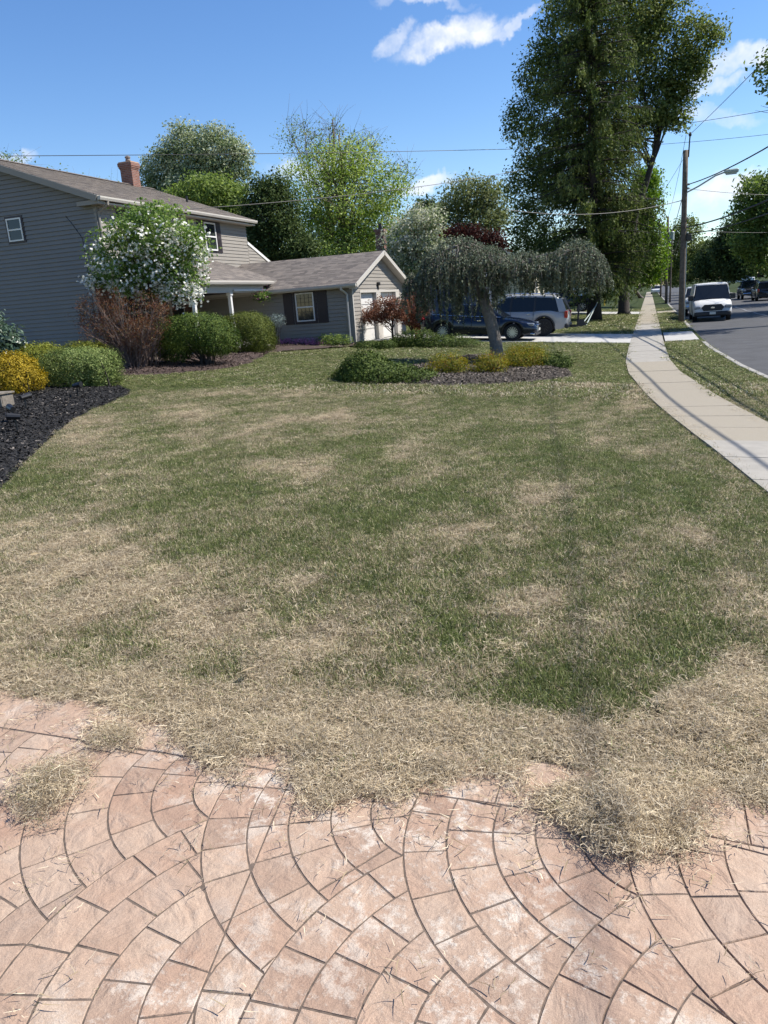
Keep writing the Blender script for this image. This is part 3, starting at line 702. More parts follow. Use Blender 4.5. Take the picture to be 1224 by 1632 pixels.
    stray = np.column_stack([x, y, ground(x, y) + .021, np.full(n, 10), np.full(n, .85), rng.uniform(.8, 1.2, n), np.full(n, .6), rng.uniform(0, 1, n), rng.uniform(0, 6.28, n)])
    for nm in ('k', 'l'): protos.objects.link(blade_tuft('tuft_' + nm, 5, .045, .05, 1.57, gm, .0026))
    stray[:, 3] = rng.integers(10, 12, n); pts.append(stray)
    J = JOINTS[rng.choice(len(JOINTS), 620, replace=False)]; J = J[(J[:, 1] > .8) & (J[:, 0] > -3.4) & (J[:, 0] < 1.4)]; n = len(J)
    pts.append(np.column_stack([J[:, 0], J[:, 1], ground(J[:, 0], J[:, 1]) + .008, rng.integers(12, 14, n), rng.uniform(.2, .9, n), rng.uniform(.5, 1.0, n), rng.uniform(.3, .8, n), rng.uniform(0, 1, n), J[:, 2]]))
    # strays blown on the pavement
    n = 260; yy = rng.uniform(9, 19, n); x = walk_x(yy) + rng.choice([-1, 1], n) * (SW - np.abs(rng.normal(0, .10, n))); pts.append(np.column_stack([x, yy, ground(x, yy) + .032, rng.integers(10, 12, n), np.full(n, 1.0), np.full(n, 1.5), np.full(n, .8), rng.uniform(0, 1, n), rng.uniform(0, 6.28, n)]))
    for nm in ('m', 'n'):
        q = blade_tuft('tuft_' + nm, 9, .05, .035, 1.57, gm, .0026); q.data.transform(Matrix.Diagonal((1, .22, 1, 1))); protos.objects.link(q)
    A = np.concatenate(pts); n = len(A)
    me = bpy.data.meshes.new('lawn_points'); me.vertices.add(n); me.vertices.foreach_set('co', A[:, :3].astype(np.float32).ravel())
    def attr(nm, ty, val):
        a = me.attributes.new(nm, ty, 'POINT'); a.data.foreach_set('vector' if ty == 'FLOAT_VECTOR' else 'value', val.ravel())
    attr('pick', 'INT', A[:, 3].astype(np.int32)); attr('dry', 'FLOAT', A[:, 4].astype(np.float32)); attr('vary', 'FLOAT', A[:, 7].astype(np.float32))
    attr('scl', 'FLOAT_VECTOR', np.column_stack([A[:, 5], A[:, 5], A[:, 6]]).astype(np.float32))
    attr('rot', 'FLOAT_VECTOR', np.column_stack([rng.normal(0, .1, n), rng.normal(0, .1, n), A[:, 8]]).astype(np.float32))
    me.update()
    o = bpy.data.objects.new('grass', me); COL.objects.link(o); tag(o, 'patchy lawn grass mixed with raked straw coloured thatch', 'grass', kind='stuff')
    ng = bpy.data.node_groups.new('tuft_scatter', 'GeometryNodeTree'); ng.interface.new_socket('Geometry', in_out='INPUT', socket_type='NodeSocketGeometry'); ng.interface.new_socket('Geometry', in_out='OUTPUT', socket_type='NodeSocketGeometry')
    N = ng.nodes.new; L = ng.links.new
    gi = N('NodeGroupInput'); go = N('NodeGroupOutput'); ci = N('GeometryNodeCollectionInfo'); ci.inputs['Collection'].default_value = protos; ci.inputs['Separate Children'].default_value = True; ci.inputs['Reset Children'].default_value = True
    ip = N('GeometryNodeInstanceOnPoints'); ip.inputs['Pick Instance'].default_value = True
    def na(nm, ty):
        q = N('GeometryNodeInputNamedAttribute'); q.data_type = ty; q.inputs['Name'].default_value = nm; return q.outputs['Attribute']
    m2p = N('GeometryNodeMeshToPoints'); L(gi.outputs[0], m2p.inputs['Mesh'])
    L(m2p.outputs[0], ip.inputs['Points']); L(ci.outputs[0], ip.inputs['Instance']); L(na('pick', 'INT'), ip.inputs['Instance Index']); L(na('scl', 'FLOAT_VECTOR'), ip.inputs['Scale'])
    e2r = N('FunctionNodeEulerToRotation'); L(na('rot', 'FLOAT_VECTOR'), e2r.inputs[0]); L(e2r.outputs[0], ip.inputs['Rotation'])
    L(ip.outputs[0], go.inputs[0])
    md = o.modifiers.new('tufts', 'NODES'); md.node_group = ng
    print('lawn tufts', n)
build_lawn()
# ------------------------------------------------------------------ houses
m_siding = mat('clay_vinyl_siding', (.275, .252, .222), .55, noise=(.9, .06), spec=.15)
m_sidingw = mat('darker_gable_siding', (.20, .196, .192), .55, noise=(.9, .06), spec=.15)  # gable boards only: set darker and greyer than the siding on the other walls
m_trim = mat('cream_trim', (.46, .43, .385), .5)
m_white = mat('white_paint', (.66, .65, .625), .45)
m_roofm = mat('brown_shingles', (.215, .192, .172), .92, noise=(60, .25), bump=(120, .4, .006), tonevar=[(0, (.52, .50, .50)), (.35, (.72, .69, .67)), (.7, (.88, .85, .82)), (1, (1.12, 1.06, 1.0))])
m_shut = mat('plum_shutters', (.030, .022, .026), .55)
m_glass = mat('window_glass', (.02, .024, .026), .06, spec=.5)
m_black = mat('black_metal', (.012, .012, .013), .4)
m_found = mat('block_foundation', (.32, .31, .29), .9, noise=(4, .2))
def brickmat(name, c1, c2, mort, axes='XZ', sc=1.0):
    if name in MATS: return MATS[name]
    m = bpy.data.materials.new(name); m.use_nodes = True; nt = m.node_tree; N = nt.nodes.new; L = nt.links.new
    p = nt.nodes['Principled BSDF']; p.inputs['Roughness'].default_value = .9
    g = N('ShaderNodeNewGeometry'); sp = N('ShaderNodeSeparateXYZ'); cb = N('ShaderNodeCombineXYZ'); ad = N('ShaderNodeMath'); ad.operation = 'ADD'
    L(g.outputs['Position'], sp.inputs[0]); L(sp.outputs['X'], ad.inputs[0]); L(sp.outputs['Y'], ad.inputs[1]); L(ad.outputs[0], cb.inputs[0]); L(sp.outputs['Z'], cb.inputs[1])
    b = N('ShaderNodeTexBrick'); b.inputs['Scale'].default_value = 1; b.inputs['Brick Width'].default_value = .215 * sc; b.inputs['Row Height'].default_value = .075 * sc; b.inputs['Mortar Size'].default_value = .008 * sc; b.inputs['Bias'].default_value = 0
    b.inputs['Color1'].default_value = (*c1, 1); b.inputs['Color2'].default_value = (*c2, 1); b.inputs['Mortar'].default_value = (*mort, 1)
    L(cb.outputs[0], b.inputs['Vector']); L(b.outputs['Color'], p.inputs['Base Color'])
    bp = N('ShaderNodeBump'); bp.inputs['Strength'].default_value = .6; bp.inputs['Distance'].default_value = .01; bp.invert = True; L(b.outputs['Fac'], bp.inputs['Height']); L(bp.outputs[0], p.inputs['Normal'])
    MATS[name] = m; return m
m_brick = brickmat('red_brick', (.17, .065, .045), (.25, .11, .075), (.22, .20, .18))

def siding_y(parent, yw, x0, x1, z0, z1, exp=.147, topf=None, xlim=None, m=m_siding, name='siding_board', holes=()):
    """boards on a wall facing -Y at y=yw; topf(x) optional sloped top given as (xa, za, xb, zb, ...) lines -> function of z giving x range"""
    z = z0
    while z < z1 - .01:
        zt = min(z + exp, z1)
        spans = [(x0, x1, x0, x1)]
        if topf:
            a0, b0 = topf(z); a1, b1 = topf(zt)
            a0, b0, a1, b1 = max(a0, x0), min(b0, x1), max(a1, x0), min(b1, x1)
            if b0 - a0 < .02: break
            if b1 < a1: a1 = b1 = (a1 + b1) / 2
            spans = [(a0, b0, a1, b1)]
        for (a0, b0, a1, b1) in spans:
            mb = MB(); v = [(a0, yw + .01, z), (b0, yw + .01, z), (b0, yw - .042, z), (a0, yw - .042, z), (a1, yw + .01, zt - .012), (b1, yw + .01, zt - .012), (b1, yw - .012, zt - .012), (a1, yw - .012, zt - .012)]
            mb.add(v, [(0, 1, 2, 3), (4, 7, 6, 5), (3, 2, 6, 7), (0, 4, 5, 1), (0, 3, 7, 4), (1, 5, 6, 2)]).build(name, m, parent, world=True)
        z = zt
def siding_x(parent, xw, spanf, z0, z1, exp=.147, m=m_siding, name='siding_board'):
    """boards on a wall facing +X at x=xw; spanf(z) -> list of (y0,y1)"""
    z = z0
    while z < z1 - .01:
        zt = min(z + exp, z1); s0, s1 = spanf(z + .003), spanf(zt - .003)
        for i, (a0, b0) in enumerate(s0):
            a1, b1 = s1[i] if i < len(s1) else (a0, b0)
            if b0 - a0 < .03: continue
            if b1 < a1: a1 = b1 = (a1 + b1) / 2
            mb = MB(); v = [(xw - .01, a0, z), (xw - .01, b0, z), (xw + .03, b0, z), (xw + .03, a0, z), (xw - .01, a1, zt - .010), (xw - .01, b1, zt - .010), (xw + .010, b1, zt - .010), (xw + .010, a1, zt - .010)]
            mb.add(v, [(0, 3, 2, 1), (4, 5, 6, 7), (3, 7, 6, 2), (0, 1, 5, 4), (0, 4, 7, 3), (1, 2, 6, 5)]).build(name, m, parent, world=True)
        z = zt
def roof_slope(parent, o, along, up, la, lu, thick=.12, exp=.14, tab=.33, m=None, deckm=None, name='roof'):
    """a roof slope: deck slab with courses of shingle tabs; o eave corner, along/up unit vectors"""
    m = m or m_roofm; o = np.array(o, float); al = np.array(along, float); up = np.array(up, float); al /= np.linalg.norm(al); up /= np.linalg.norm(up)
    n = np.cross(al, up); n = n if n[2] > 0 else -n
    mb = MB(); P = [o, o + al * la, o + al * la + up * lu, o + up * lu]
    mb.add(P + [p - n * thick for p in P], [(0, 1, 2, 3), (7, 6, 5, 4), (0, 4, 5, 1), (1, 5, 6, 2), (2, 6, 7, 3), (3, 7, 4, 0)])
    deck = mb.build(name, deckm or m_trim, parent, world=True)
    sh = MB(); rows = int(math.ceil(lu / exp))
    for r in range(rows):
        u0 = r * exp; u1 = min(u0 + exp * 1.03, lu); a = -random.uniform(0, tab)
        while a < la:
            w = tab * random.choice([.5, .75, 1, 1, 1.25]); a0, a1 = max(a, 0), min(a + w, la); a += w
            if a1 - a0 < .02: continue
            j = random.uniform(-.012, .004) * (r > 0); tn = random.random(); ub = u0 + j
            p = [o + al * a0 + up * ub + n * .014, o + al * a1 + up * ub + n * .014, o + al * a1 + up * u1 + n * .004, o + al * a0 + up * u1 + n * .004]
            sh.add(p + [p[0] - n * .012, p[1] - n * .012], [(0, 1, 2, 3), (4, 5, 1, 0)], tn)
    tag(sh.build('shingles', m, deck), kind='stuff')
    # the sheet is given in world coordinates: undo the parents' offsets
    s = deck.children[0]; off = np.zeros(3); q = deck
    while q is not None: off += np.array(q.location); q = q.parent
    s.location = tuple(-off)
    return deck
def window_y(parent, yw, x0, x1, z0, z1, grid=None, frame=m_white, fw_=.05, name='window', casing=m_shut, cw=.07, proud=.05):
    """sash window on a wall facing -Y"""
    c = MB(); c.box(x0 - cw, x1 + cw, yw - proud, yw + .01, z0 - cw, z1 + cw); win = c.build(name, casing, parent, world=True)
    y = yw - proud; zm = (z0 + z1) / 2
    for za, zb in ((z0, zm), (zm, z1)):
        MB().box(x0 + .01, x1 - .01, y - .008, y - .002, za + .01, zb - .01).build('pane', m_glass, win, world=True)
    f = MB()
    for a, b, c_, d in ((x0, x0 + fw_, z0, z1), (x1 - fw_, x1, z0, z1), (x0 + fw_, x1 - fw_, z0, z0 + fw_), (x0 + fw_, x1 - fw_, z1 - fw_, z1), (x0 + fw_, x1 - fw_, zm - fw_ / 2, zm + fw_ / 2)):
        f.box(a, b, y - .035, y - .009, c_, d)
    f.build('sash', frame, win, world=True)
    if grid:
        g = MB()
        for i in range(1, grid[0]): xx = x0 + fw_ + (x1 - x0 - 2 * fw_) * i / grid[0]; g.box(xx - .008, xx + .008, y - .016, y - .0085, z0 + fw_, zm - fw_ / 2).box(xx - .008, xx + .008, y - .016, y - .0085, zm + fw_ / 2, z1 - fw_)
        for za, zb in ((z0 + fw_, zm - fw_ / 2), (zm + fw_ / 2, z1 - fw_)):
            for i in range(1, grid[1]): zz = za + (zb - za) * i / grid[1]; g.box(x0 + fw_, x1 - fw_, y - .015, y - .009, zz - .008, zz + .008)
        g.build('muntins', m_black, win, world=True)
    return win
def window_x(parent, xw, y0, y1, z0, z1, frame=m_white, fw_=.06, name='window', casing=m_shut, cw=.06, proud=.05):
    c = MB(); c.box(xw - .01, xw + proud, y0 - cw, y1 + cw, z0 - cw, z1 + cw); win = c.build(name, casing, parent, world=True)
    x = xw + proud; zm = (z0 + z1) / 2
    for za, zb in ((z0, zm), (zm, z1)): MB().box(x + .002, x + .008, y0 + .01, y1 - .01, za + .01, zb - .01).build('pane', m_glass, win, world=True)
    f = MB()
    for a, b, c_, d in ((y0, y0 + fw_, z0, z1), (y1 - fw_, y1, z0, z1), (y0 + fw_, y1 - fw_, z0, z0 + fw_), (y0 + fw_, y1 - fw_, z1 - fw_, z1), (y0 + fw_, y1 - fw_, zm - fw_ / 2, zm + fw_ / 2)):
        f.box(x + .009, x + .035, a, b, c_, d)
    f.build('sash', frame, win, world=True); return win
def shutter(parent, axis, w, a0, a1, z0, z1, m=m_shut):
    t = MB()
    if axis == 'y': t.box(a0, a1, w - .05, w - .018, z0, z1)
    else: t.box(w + .018, w + .05, a0, a1, z0, z1)
    s = t.build('shutter', m, parent, world=True); sl = MB(); zc = z0 + .08
    while zc < z1 - .1:
        if not (abs(zc - (z0 + z1) / 2) < .07):
            if axis == 'y': sl.box(a0 + .05, a1 - .05, w - .062, w - .05, zc, zc + .028)
            else: sl.box(w + .05, w + .062, a0 + .05, a1 - .05, zc, zc + .028)
        zc += .05
    tag(sl.build('louvres', m, s, world=True), kind='stuff'); return s

def main_house():
    base = np.array([-18.25, 24.0, 1.1])
    h = thing('two_storey_house', 'taupe sided two storey house with brown roof and attached two door garage', 'house', base)
    xu, xl, y0, y1 = -18.25, -18.87, 24.0, 34.9
    xr, zr, xb = -23.2, 8.42, -28.2; sl = .38
    eave = (-17.85, 6.46); slf = (zr - eave[1]) / (eave[0] - xr); roofz = lambda x: eave[1] + slf * (eave[0] - x) if x > xr else zr - slf * (xr - x)
    # walls behind the boards
    w = MB()
    gz = lambda x: roofz(x) - .17
    w.prism([(xl, 1.0), (xl, 3.72), (xu, 3.72), (xu, gz(xu)), (xr, gz(xr)), (xb, gz(xb)), (xb, 1.0)], 'y', y0 + .012, y1 - .012)
    w.build('wall', m_siding, h, world=True)
    MB().box(xb + .05, xl - .05, y0 - .004, y0 + .01, .9, 1.40).build('foundation', m_found, h, world=True)
    siding_y(h, y0, xb, 0, 1.40, 9, topf=lambda z: (xr - (gz(xr) - z) / slf if z > gz(xb) else xb, (xl if z < 3.70 else (xu if z < gz(xu) else xr + (gz(xr) - z) / slf))), m=m_sidingw)
    # corner boards
    MB().box(xu - .07, xu + .022, y0 - .03, y0 + .06, 3.72, gz(xu) - .02).build('corner_board', m_siding, h, world=True)
    MB().box(xl - .07, xl + .022, y0 - .03, y0 + .06, 1.35, 3.70).build('corner_board', m_siding, h, world=True)
    # upper front wall boards (facing the street)
    wins = [(31.05, 32.1), (25.6, 26.65)]
    siding_x(h, xu, lambda z: [(y0 + .06, y1)], 3.74, gz(xu) - .04)
    MB().add([(xu, y1 - .1, 4.5), (xu, y1 + 2.25, 4.55), (xu, y1 - .02, 5.42), (xu - .25, y1 - .1, 4.5), (xu - .25, y1 + 2.25, 4.55), (xu - .25, y1 - .02, 5.42)], [(0, 1, 2), (5, 4, 3), (0, 3, 4, 1), (1, 4, 5, 2), (2, 5, 3, 0)]).build('wing_wall', m_siding, h, world=True)
    siding_x(h, xu + .004, lambda z: [(y1 + .004, y1 - .02 + (5.36 - z) / .87 * 2.2)], 4.52, 5.3)
    MB().beam((xu + .03, y1 - .03, 5.46), (xu + .03, y1 + 2.3, 4.58), .05, .13, up=(0, 0, 1)).build('rake_trim', m_white, h, world=True)
    # lower front wall in brick with the overhang's underside
    MB().box(xl, xl + .03, y0 + .05, 30.2, 1.1, 3.7).build('brick_front', m_brick, h, world=True)
    MB().box(xl - .02, xu + .03, y0 - .015, y1, 3.60, 3.73).build('overhang_trim', m_trim, h, world=True)
    # windows, door
    win = window_x(h, xu, 31.0, 31.95, 4.98, 6.14); shutter(h, 'x', xu, 32.05, 32.42, 4.92, 6.2); shutter(h, 'x', xu, 30.5, 30.88, 4.92, 6.2)
    win = window_x(h, xu, 25.6, 26.55, 4.98, 6.14); shutter(h, 'x', xu, 26.65, 27.0, 4.92, 6.2); shutter(h, 'x', xu, 25.1, 25.48, 4.92, 6.2)
    window_y(h, y0, -22.13, -21.47, 5.34, 6.13)
    window_x(h, xl + .03, 25.2, 27.6, 1.9, 3.2, casing=m_trim)
    d = MB().box(xl + .03, xl + .09, 28.55, 29.6, 1.3, 3.42).build('door_frame', m_trim, h, world=True)
    MB().box(xl + .09, xl + .10, 28.65, 29.5, 1.32, 3.32).build('door', mat('dark_door', (.02, .02, .022), .3), d, world=True)
    MB().box(xl + .03, xl + .07, 27.95, 28.15, 2.3, 2.5).build('mailbox', m_black, h, world=True)
    # main roof
    up_f = np.array([xr - eave[0], 0, zr - eave[1]]); lu = np.linalg.norm(up_f); up_f /= lu
    roof_slope(h, (eave[0], 23.68, eave[1]), (0, 1, 0), up_f, y1 + .32 - 23.68, lu, name='roof_front')
    roof_slope(h, (2 * xr - eave[0] - .3, 23.68, eave[1] - .114), (0, 1, 0), (-up_f[0], 0, up_f[2]), y1 + .32 - 23.68, lu + .32, name='roof_back', exp=.28, tab=.6)
    MB().prism([(-.15, -.03), (0, .04), (.15, -.03), (0, 0.0)], 'y', 23.7, y1 + .3).build('ridge_cap', mat('ridge_shingles', (.14, .115, .10), .95), h).location = (xr - base[0], -base[1], zr + .015 - base[2])
    # rake boards and eave return
    n_ = np.array([-up_f[2], 0, up_f[0]]); n_ = n_ if n_[2] > 0 else -n_
    a = np.array([eave[0], 23.66, eave[1]]) - n_ * .11; b = np.array([xr, 23.66, zr]) - n_ * .11
    MB().beam(a, b, .035, .2, up=n_).build('rake_board', m_siding, h, world=True)
    MB().beam(b, b + (b - a) * np.array([1, 1, -1]), .035, .2, up=(-n_[0], 0, n_[2])).build('rake_board', m_siding, h, world=True)
    MB().box(xu - .5, eave[0], 23.69, y0 + .02, eave[1] - .27, eave[1] - .13).build('eave_return', m_siding, h, world=True)
    MB().box(xu, eave[0] - .02, y0, y1 + .3, eave[1] - .24, eave[1] - .19).build('soffit', m_trim, h, world=True)
    g = MB(); x = eave[0]; g.prism([(x - .01, 6.31), (x + .09, 6.31), (x + .12, 6.38), (x + .12, 6.43), (x - .01, 6.43)], 'y', 23.68, y1 + .33); g.build('gutter', m_trim, h, world=True)
    ds = MB(); ds.tube([(x + .05, 24.15, 6.33), (x + .05, 24.12, 6.2), (xu + .06, 24.05, 5.95), (xu + .06, 24.05, 4.65)], .045, 8); ds.build('downspout', m_siding, h, world=True)
    MB().tube([(xl + .05, 23.96, 3.7), (xl + .05, 23.95, 1.2)], .045, 8).build('downspout', m_siding, h, world=True)
    # service cable on the gable
    MB().tube([(-19.5, 23.97, 5.95), (-19.3, 23.96, 5.7), (-18.97, 23.965, 5.2), (-18.95, 23.965, 4.5), (-18.99, 23.965, 2.0), (-18.99, 23.965, 1.4)], .012, 5).build('service_cable', m_black, h, world=True)
    # chimney: brick shaft, corbelled courses, clay pot
    cx_, cy_ = -23.3, 33.6
    c = MB().box(cx_ - .31, cx_ + .31, cy_ - .29, cy_ + .29, 7.6, 9.12); ch = c.build('chimney', m_brick, h, world=True)
    for i, (e, z0_, z1_) in enumerate(((.02, 9.121, 9.18), (.045, 9.181, 9.25), (.065, 9.251, 9.40))): MB().box(cx_ - .31 - e, cx_ + .31 + e, cy_ - .29 - e, cy_ + .29 + e, z0_, z1_).build('corbel', m_brick, ch, world=True)
    MB().box(cx_ - .34, cx_ + .34, cy_ - .32, cy_ + .32, 9.401, 9.45).build('cap', mat('clay_cap', (.46, .30, .2), .9), ch, world=True)
    MB().lathe([(.11, 9.45), (.12, 9.55), (.09, 9.62), (.13, 9.64), (.13, 9.70), (.05, 9.74)], (cx_, cy_, 0), 10).build('flue_pot', mat('flue', (.2, .17, .15), .8), ch, world=True)
    MB().lathe([(.05, 7.2), (.05, 7.62), (.03, 7.63)], (-20.3, 33.4, 0), 8).build('vent_pipe', m_black, h, world=True)
    # porch: shed roof, beam, posts, floor
    pe = (-14.95, 3.46); pu = np.array([xu - pe[0], 0, 4.62 - pe[1]]); lp = np.linalg.norm(pu); pu /= lp
    roof_slope(h, (pe[0], 23.95, pe[1]), (0, 1, 0), pu, 7.3, lp, name='porch_roof')
    g = MB(); x = pe[0]; g.prism([(x - .01, 3.31), (x + .09, 3.31), (x + .12, 3.38), (x + .12, 3.43), (x - .01, 3.43)], 'y', 23.9, 30.35); g.build('gutter', m_trim, h, world=True)
    MB().box(-15.3, -15.12, 24.05, 29.9, 3.02, 3.27).build('porch_beam', m_trim, h, world=True)
    MB().box(-18.2, -15.0, 24.0, 30.1, 3.273, 3.31).build('porch_ceiling', m_trim, h, world=True)
    for yp in (24.6, 27.2): MB().box(-15.27, -15.15, yp - .06, yp + .06, 1.2, 3.02).box(-15.3, -15.12, yp - .09, yp + .09, 1.2, 1.36).box(-15.3, -15.12, yp - .09, yp + .09, 2.92, 3.019).build('porch_post', m_white, h, world=True)
    MB().box(-15.1, -15.04, 27.3, 30.1, 3.07, 3.13).build('awning_rail', m_white, h, world=True)
    MB().box(-18.8, -15.0, 24.1, 30.1, .9, 1.22).build('porch_floor', mat('porch_slab', (.35, .33, .30), .9), h, world=True)
    MB().prism([(-18.2, 3.32), (-15.0, 3.32), (-15.0, 3.36), (-18.2, 4.48)], 'y', 24.02, 24.06).build('porch_gable', m_siding, h, world=True)
    # ---- garage wing
    gx, gy0, gy1, gb = -11.34, 30.16, 37.3, .62; ge = (29.86, 3.06); gr = (33.7, 4.43); gs = (gr[1] - ge[1]) / (gr[0] - ge[0])
    rz = lambda y: gr[1] - gs * abs(y - gr[0]) - .15
    q = [(gy0 + .012, gb), (gy0 + .012, rz(gy0)), (gr[0], rz(gr[0])), (gy1 - .012, rz(gy1)), (gy1 - .012, gb)]
    dy = [(31.12, 33.12), (33.72, 35.95)]
    w = MB(); w.prism(q, 'x', -18.6, gx - .3); w.build('garage_wall', m_siding, h, world=True)
    siding_y(h, gy0, -18.6, gx - .07, .92, rz(gy0) - .02, exp=.15)
    MB().box(-18.5, gx + .004, gy0 - .006, gy0 + .01, .6, .92).build('foundation', m_found, h, world=True)
    def gspan(z):
        if z < 2.78: return [(gy0 + .07, dy[0][0] - .08), (36.5, gy1)]
        yb = gr[0] - (gr[1] - .15 - z) / gs; ya = max(gy0 + .07, yb); return [(ya, min(gy1, 2 * gr[0] - yb))]
    siding_x(h, gx, gspan, .78, rz(gr[0]) - .02, exp=.15)
    MB().box(gx - .31, gx - .012, gy0 + .05, gy1 - .05, 2.79, 2.9).build('header', m_trim, h, world=True)
    # solid backing behind the street face
    MB().prism([(gy0 + .03, 2.785), (gy0 + .03, rz(gy0)), (gr[0], rz(gr[0]) - .01), (gy1 - .03, rz(gy1)), (gy1 - .03, 2.785)], 'x', gx - .299, gx - .008).build('gable_wall', m_siding, h, world=True)
    for a, b in ((gy0 + .03, dy[0][0] - .07), (36.45, gy1 - .03)): MB().box(gx - .299, gx - .009, a, b, .62, 2.784).build('garage_pier', m_siding, h, world=True)
    for a, b in ((dy[0][0] - .08, dy[0][0]), (dy[0][1], dy[1][0]), (dy[1][1], 36.48)): MB().box(gx - .28, gx + .03, a, b, .62, 2.784).build('jamb', m_trim, h, world=True)
    MB().box(gx - .012, gx + .034, dy[0][0] - .08, 36.48, 2.70, 2.80).build('door_head', m_trim, h, world=True)
    m_gd = mat('white_garage_door', (.62, .60, .565), .45)
    for a, b in dy:
        gd = MB().box(gx - .2, gx - .16, a, b, .66, 2.72).build('garage_door', m_gd, h, world=True)
        for k in range(4):
            z0_ = .67 + k * .51
            MB().bbox(gx - .162, gx - .145, a + .03, b - .03, z0_ + .02, z0_ + .49, .008).build('door_panel', m_gd, gd, world=True)
    MB().box(gx + .01, gx + .034, gy0 - .02, gy0 + .07, .75, rz(gy0)).build('corner_board', m_trim, h, world=True)
    MB().box(gx - .07, gx + .0, gy0 - .03, gy0 + .0, .75, rz(gy0)).build('corner_board', m_siding, h, world=True)
    uf = np.array([0, gr[0] - ge[0], gr[1] - ge[1]]); lg = np.linalg.norm(uf); uf /= lg
    roof_slope(h, (-18.0, ge[0], ge[1]), (1, 0, 0), uf, 18.0 - 11.02, lg, name='garage_roof')
    roof_slope(h, (-18.0, 2 * gr[0] - ge[0], ge[1]), (1, 0, 0), (0, -uf[1], uf[2]), 18.0 - 11.02, lg, name='garage_roof', exp=.2, tab=.5)
    nn = np.array([0, -uf[2], uf[1]])
    for s in (1, -1):
        a = np.array([-11.0, gr[0] - s * (gr[0] - ge[0]), ge[1]]); b = np.array([-11.0, gr[0] - s * .01, gr[1]]); m2 = np.array([0, nn[1] * s, nn[2]])
        MB().beam(a - m2 * .08, b - m2 * .08, .035, .17, up=m2).build('rake_board', m_trim, h, world=True)
        MB().box(gx + .02, -11.03, a[1] - .12 if s < 0 else a[1], a[1] if s < 0 else a[1] + .12, 2.86, 3.02).build('eave_return', m_trim, h, world=True)
    MB().box(-18.2, -11.03, ge[0] + .02, gy0, 2.9, 2.93).build('soffit', m_trim, h, world=True)
    MB().prism([(ge[0] + .01, 2.93), (ge[0] - .09, 2.93), (ge[0] - .12, 2.99), (ge[0] - .12, 3.04), (ge[0] + .01, 3.04)], 'x', -14.9, -11.0).build('gutter', m_trim, h, world=True)
    MB().tube([(-11.65, 29.8, 2.95), (-11.65, 29.8, 2.86), (-11.52, 30.08, 2.66), (-11.52, 30.08, .75)], .05, 8).build('downspout', m_trim, h, world=True)
    window_y(h, gy0, -13.82, -13.0, 1.72, 2.86, grid=(4, 3), cw=.10)
    shutter(h, 'y', gy0, -14.38, -13.95, 1.62, 2.95); shutter(h, 'y', gy0, -12.88, -12.42, 1.62, 2.95)
    l = MB().box(gx + .03, gx + .12, 33.28, 33.5, 2.98, 3.12).box(gx + .03, gx + .07, 33.36, 33.42, 2.8, 2.98).build('flood_light', m_black, h, world=True)
    return h
main_house()

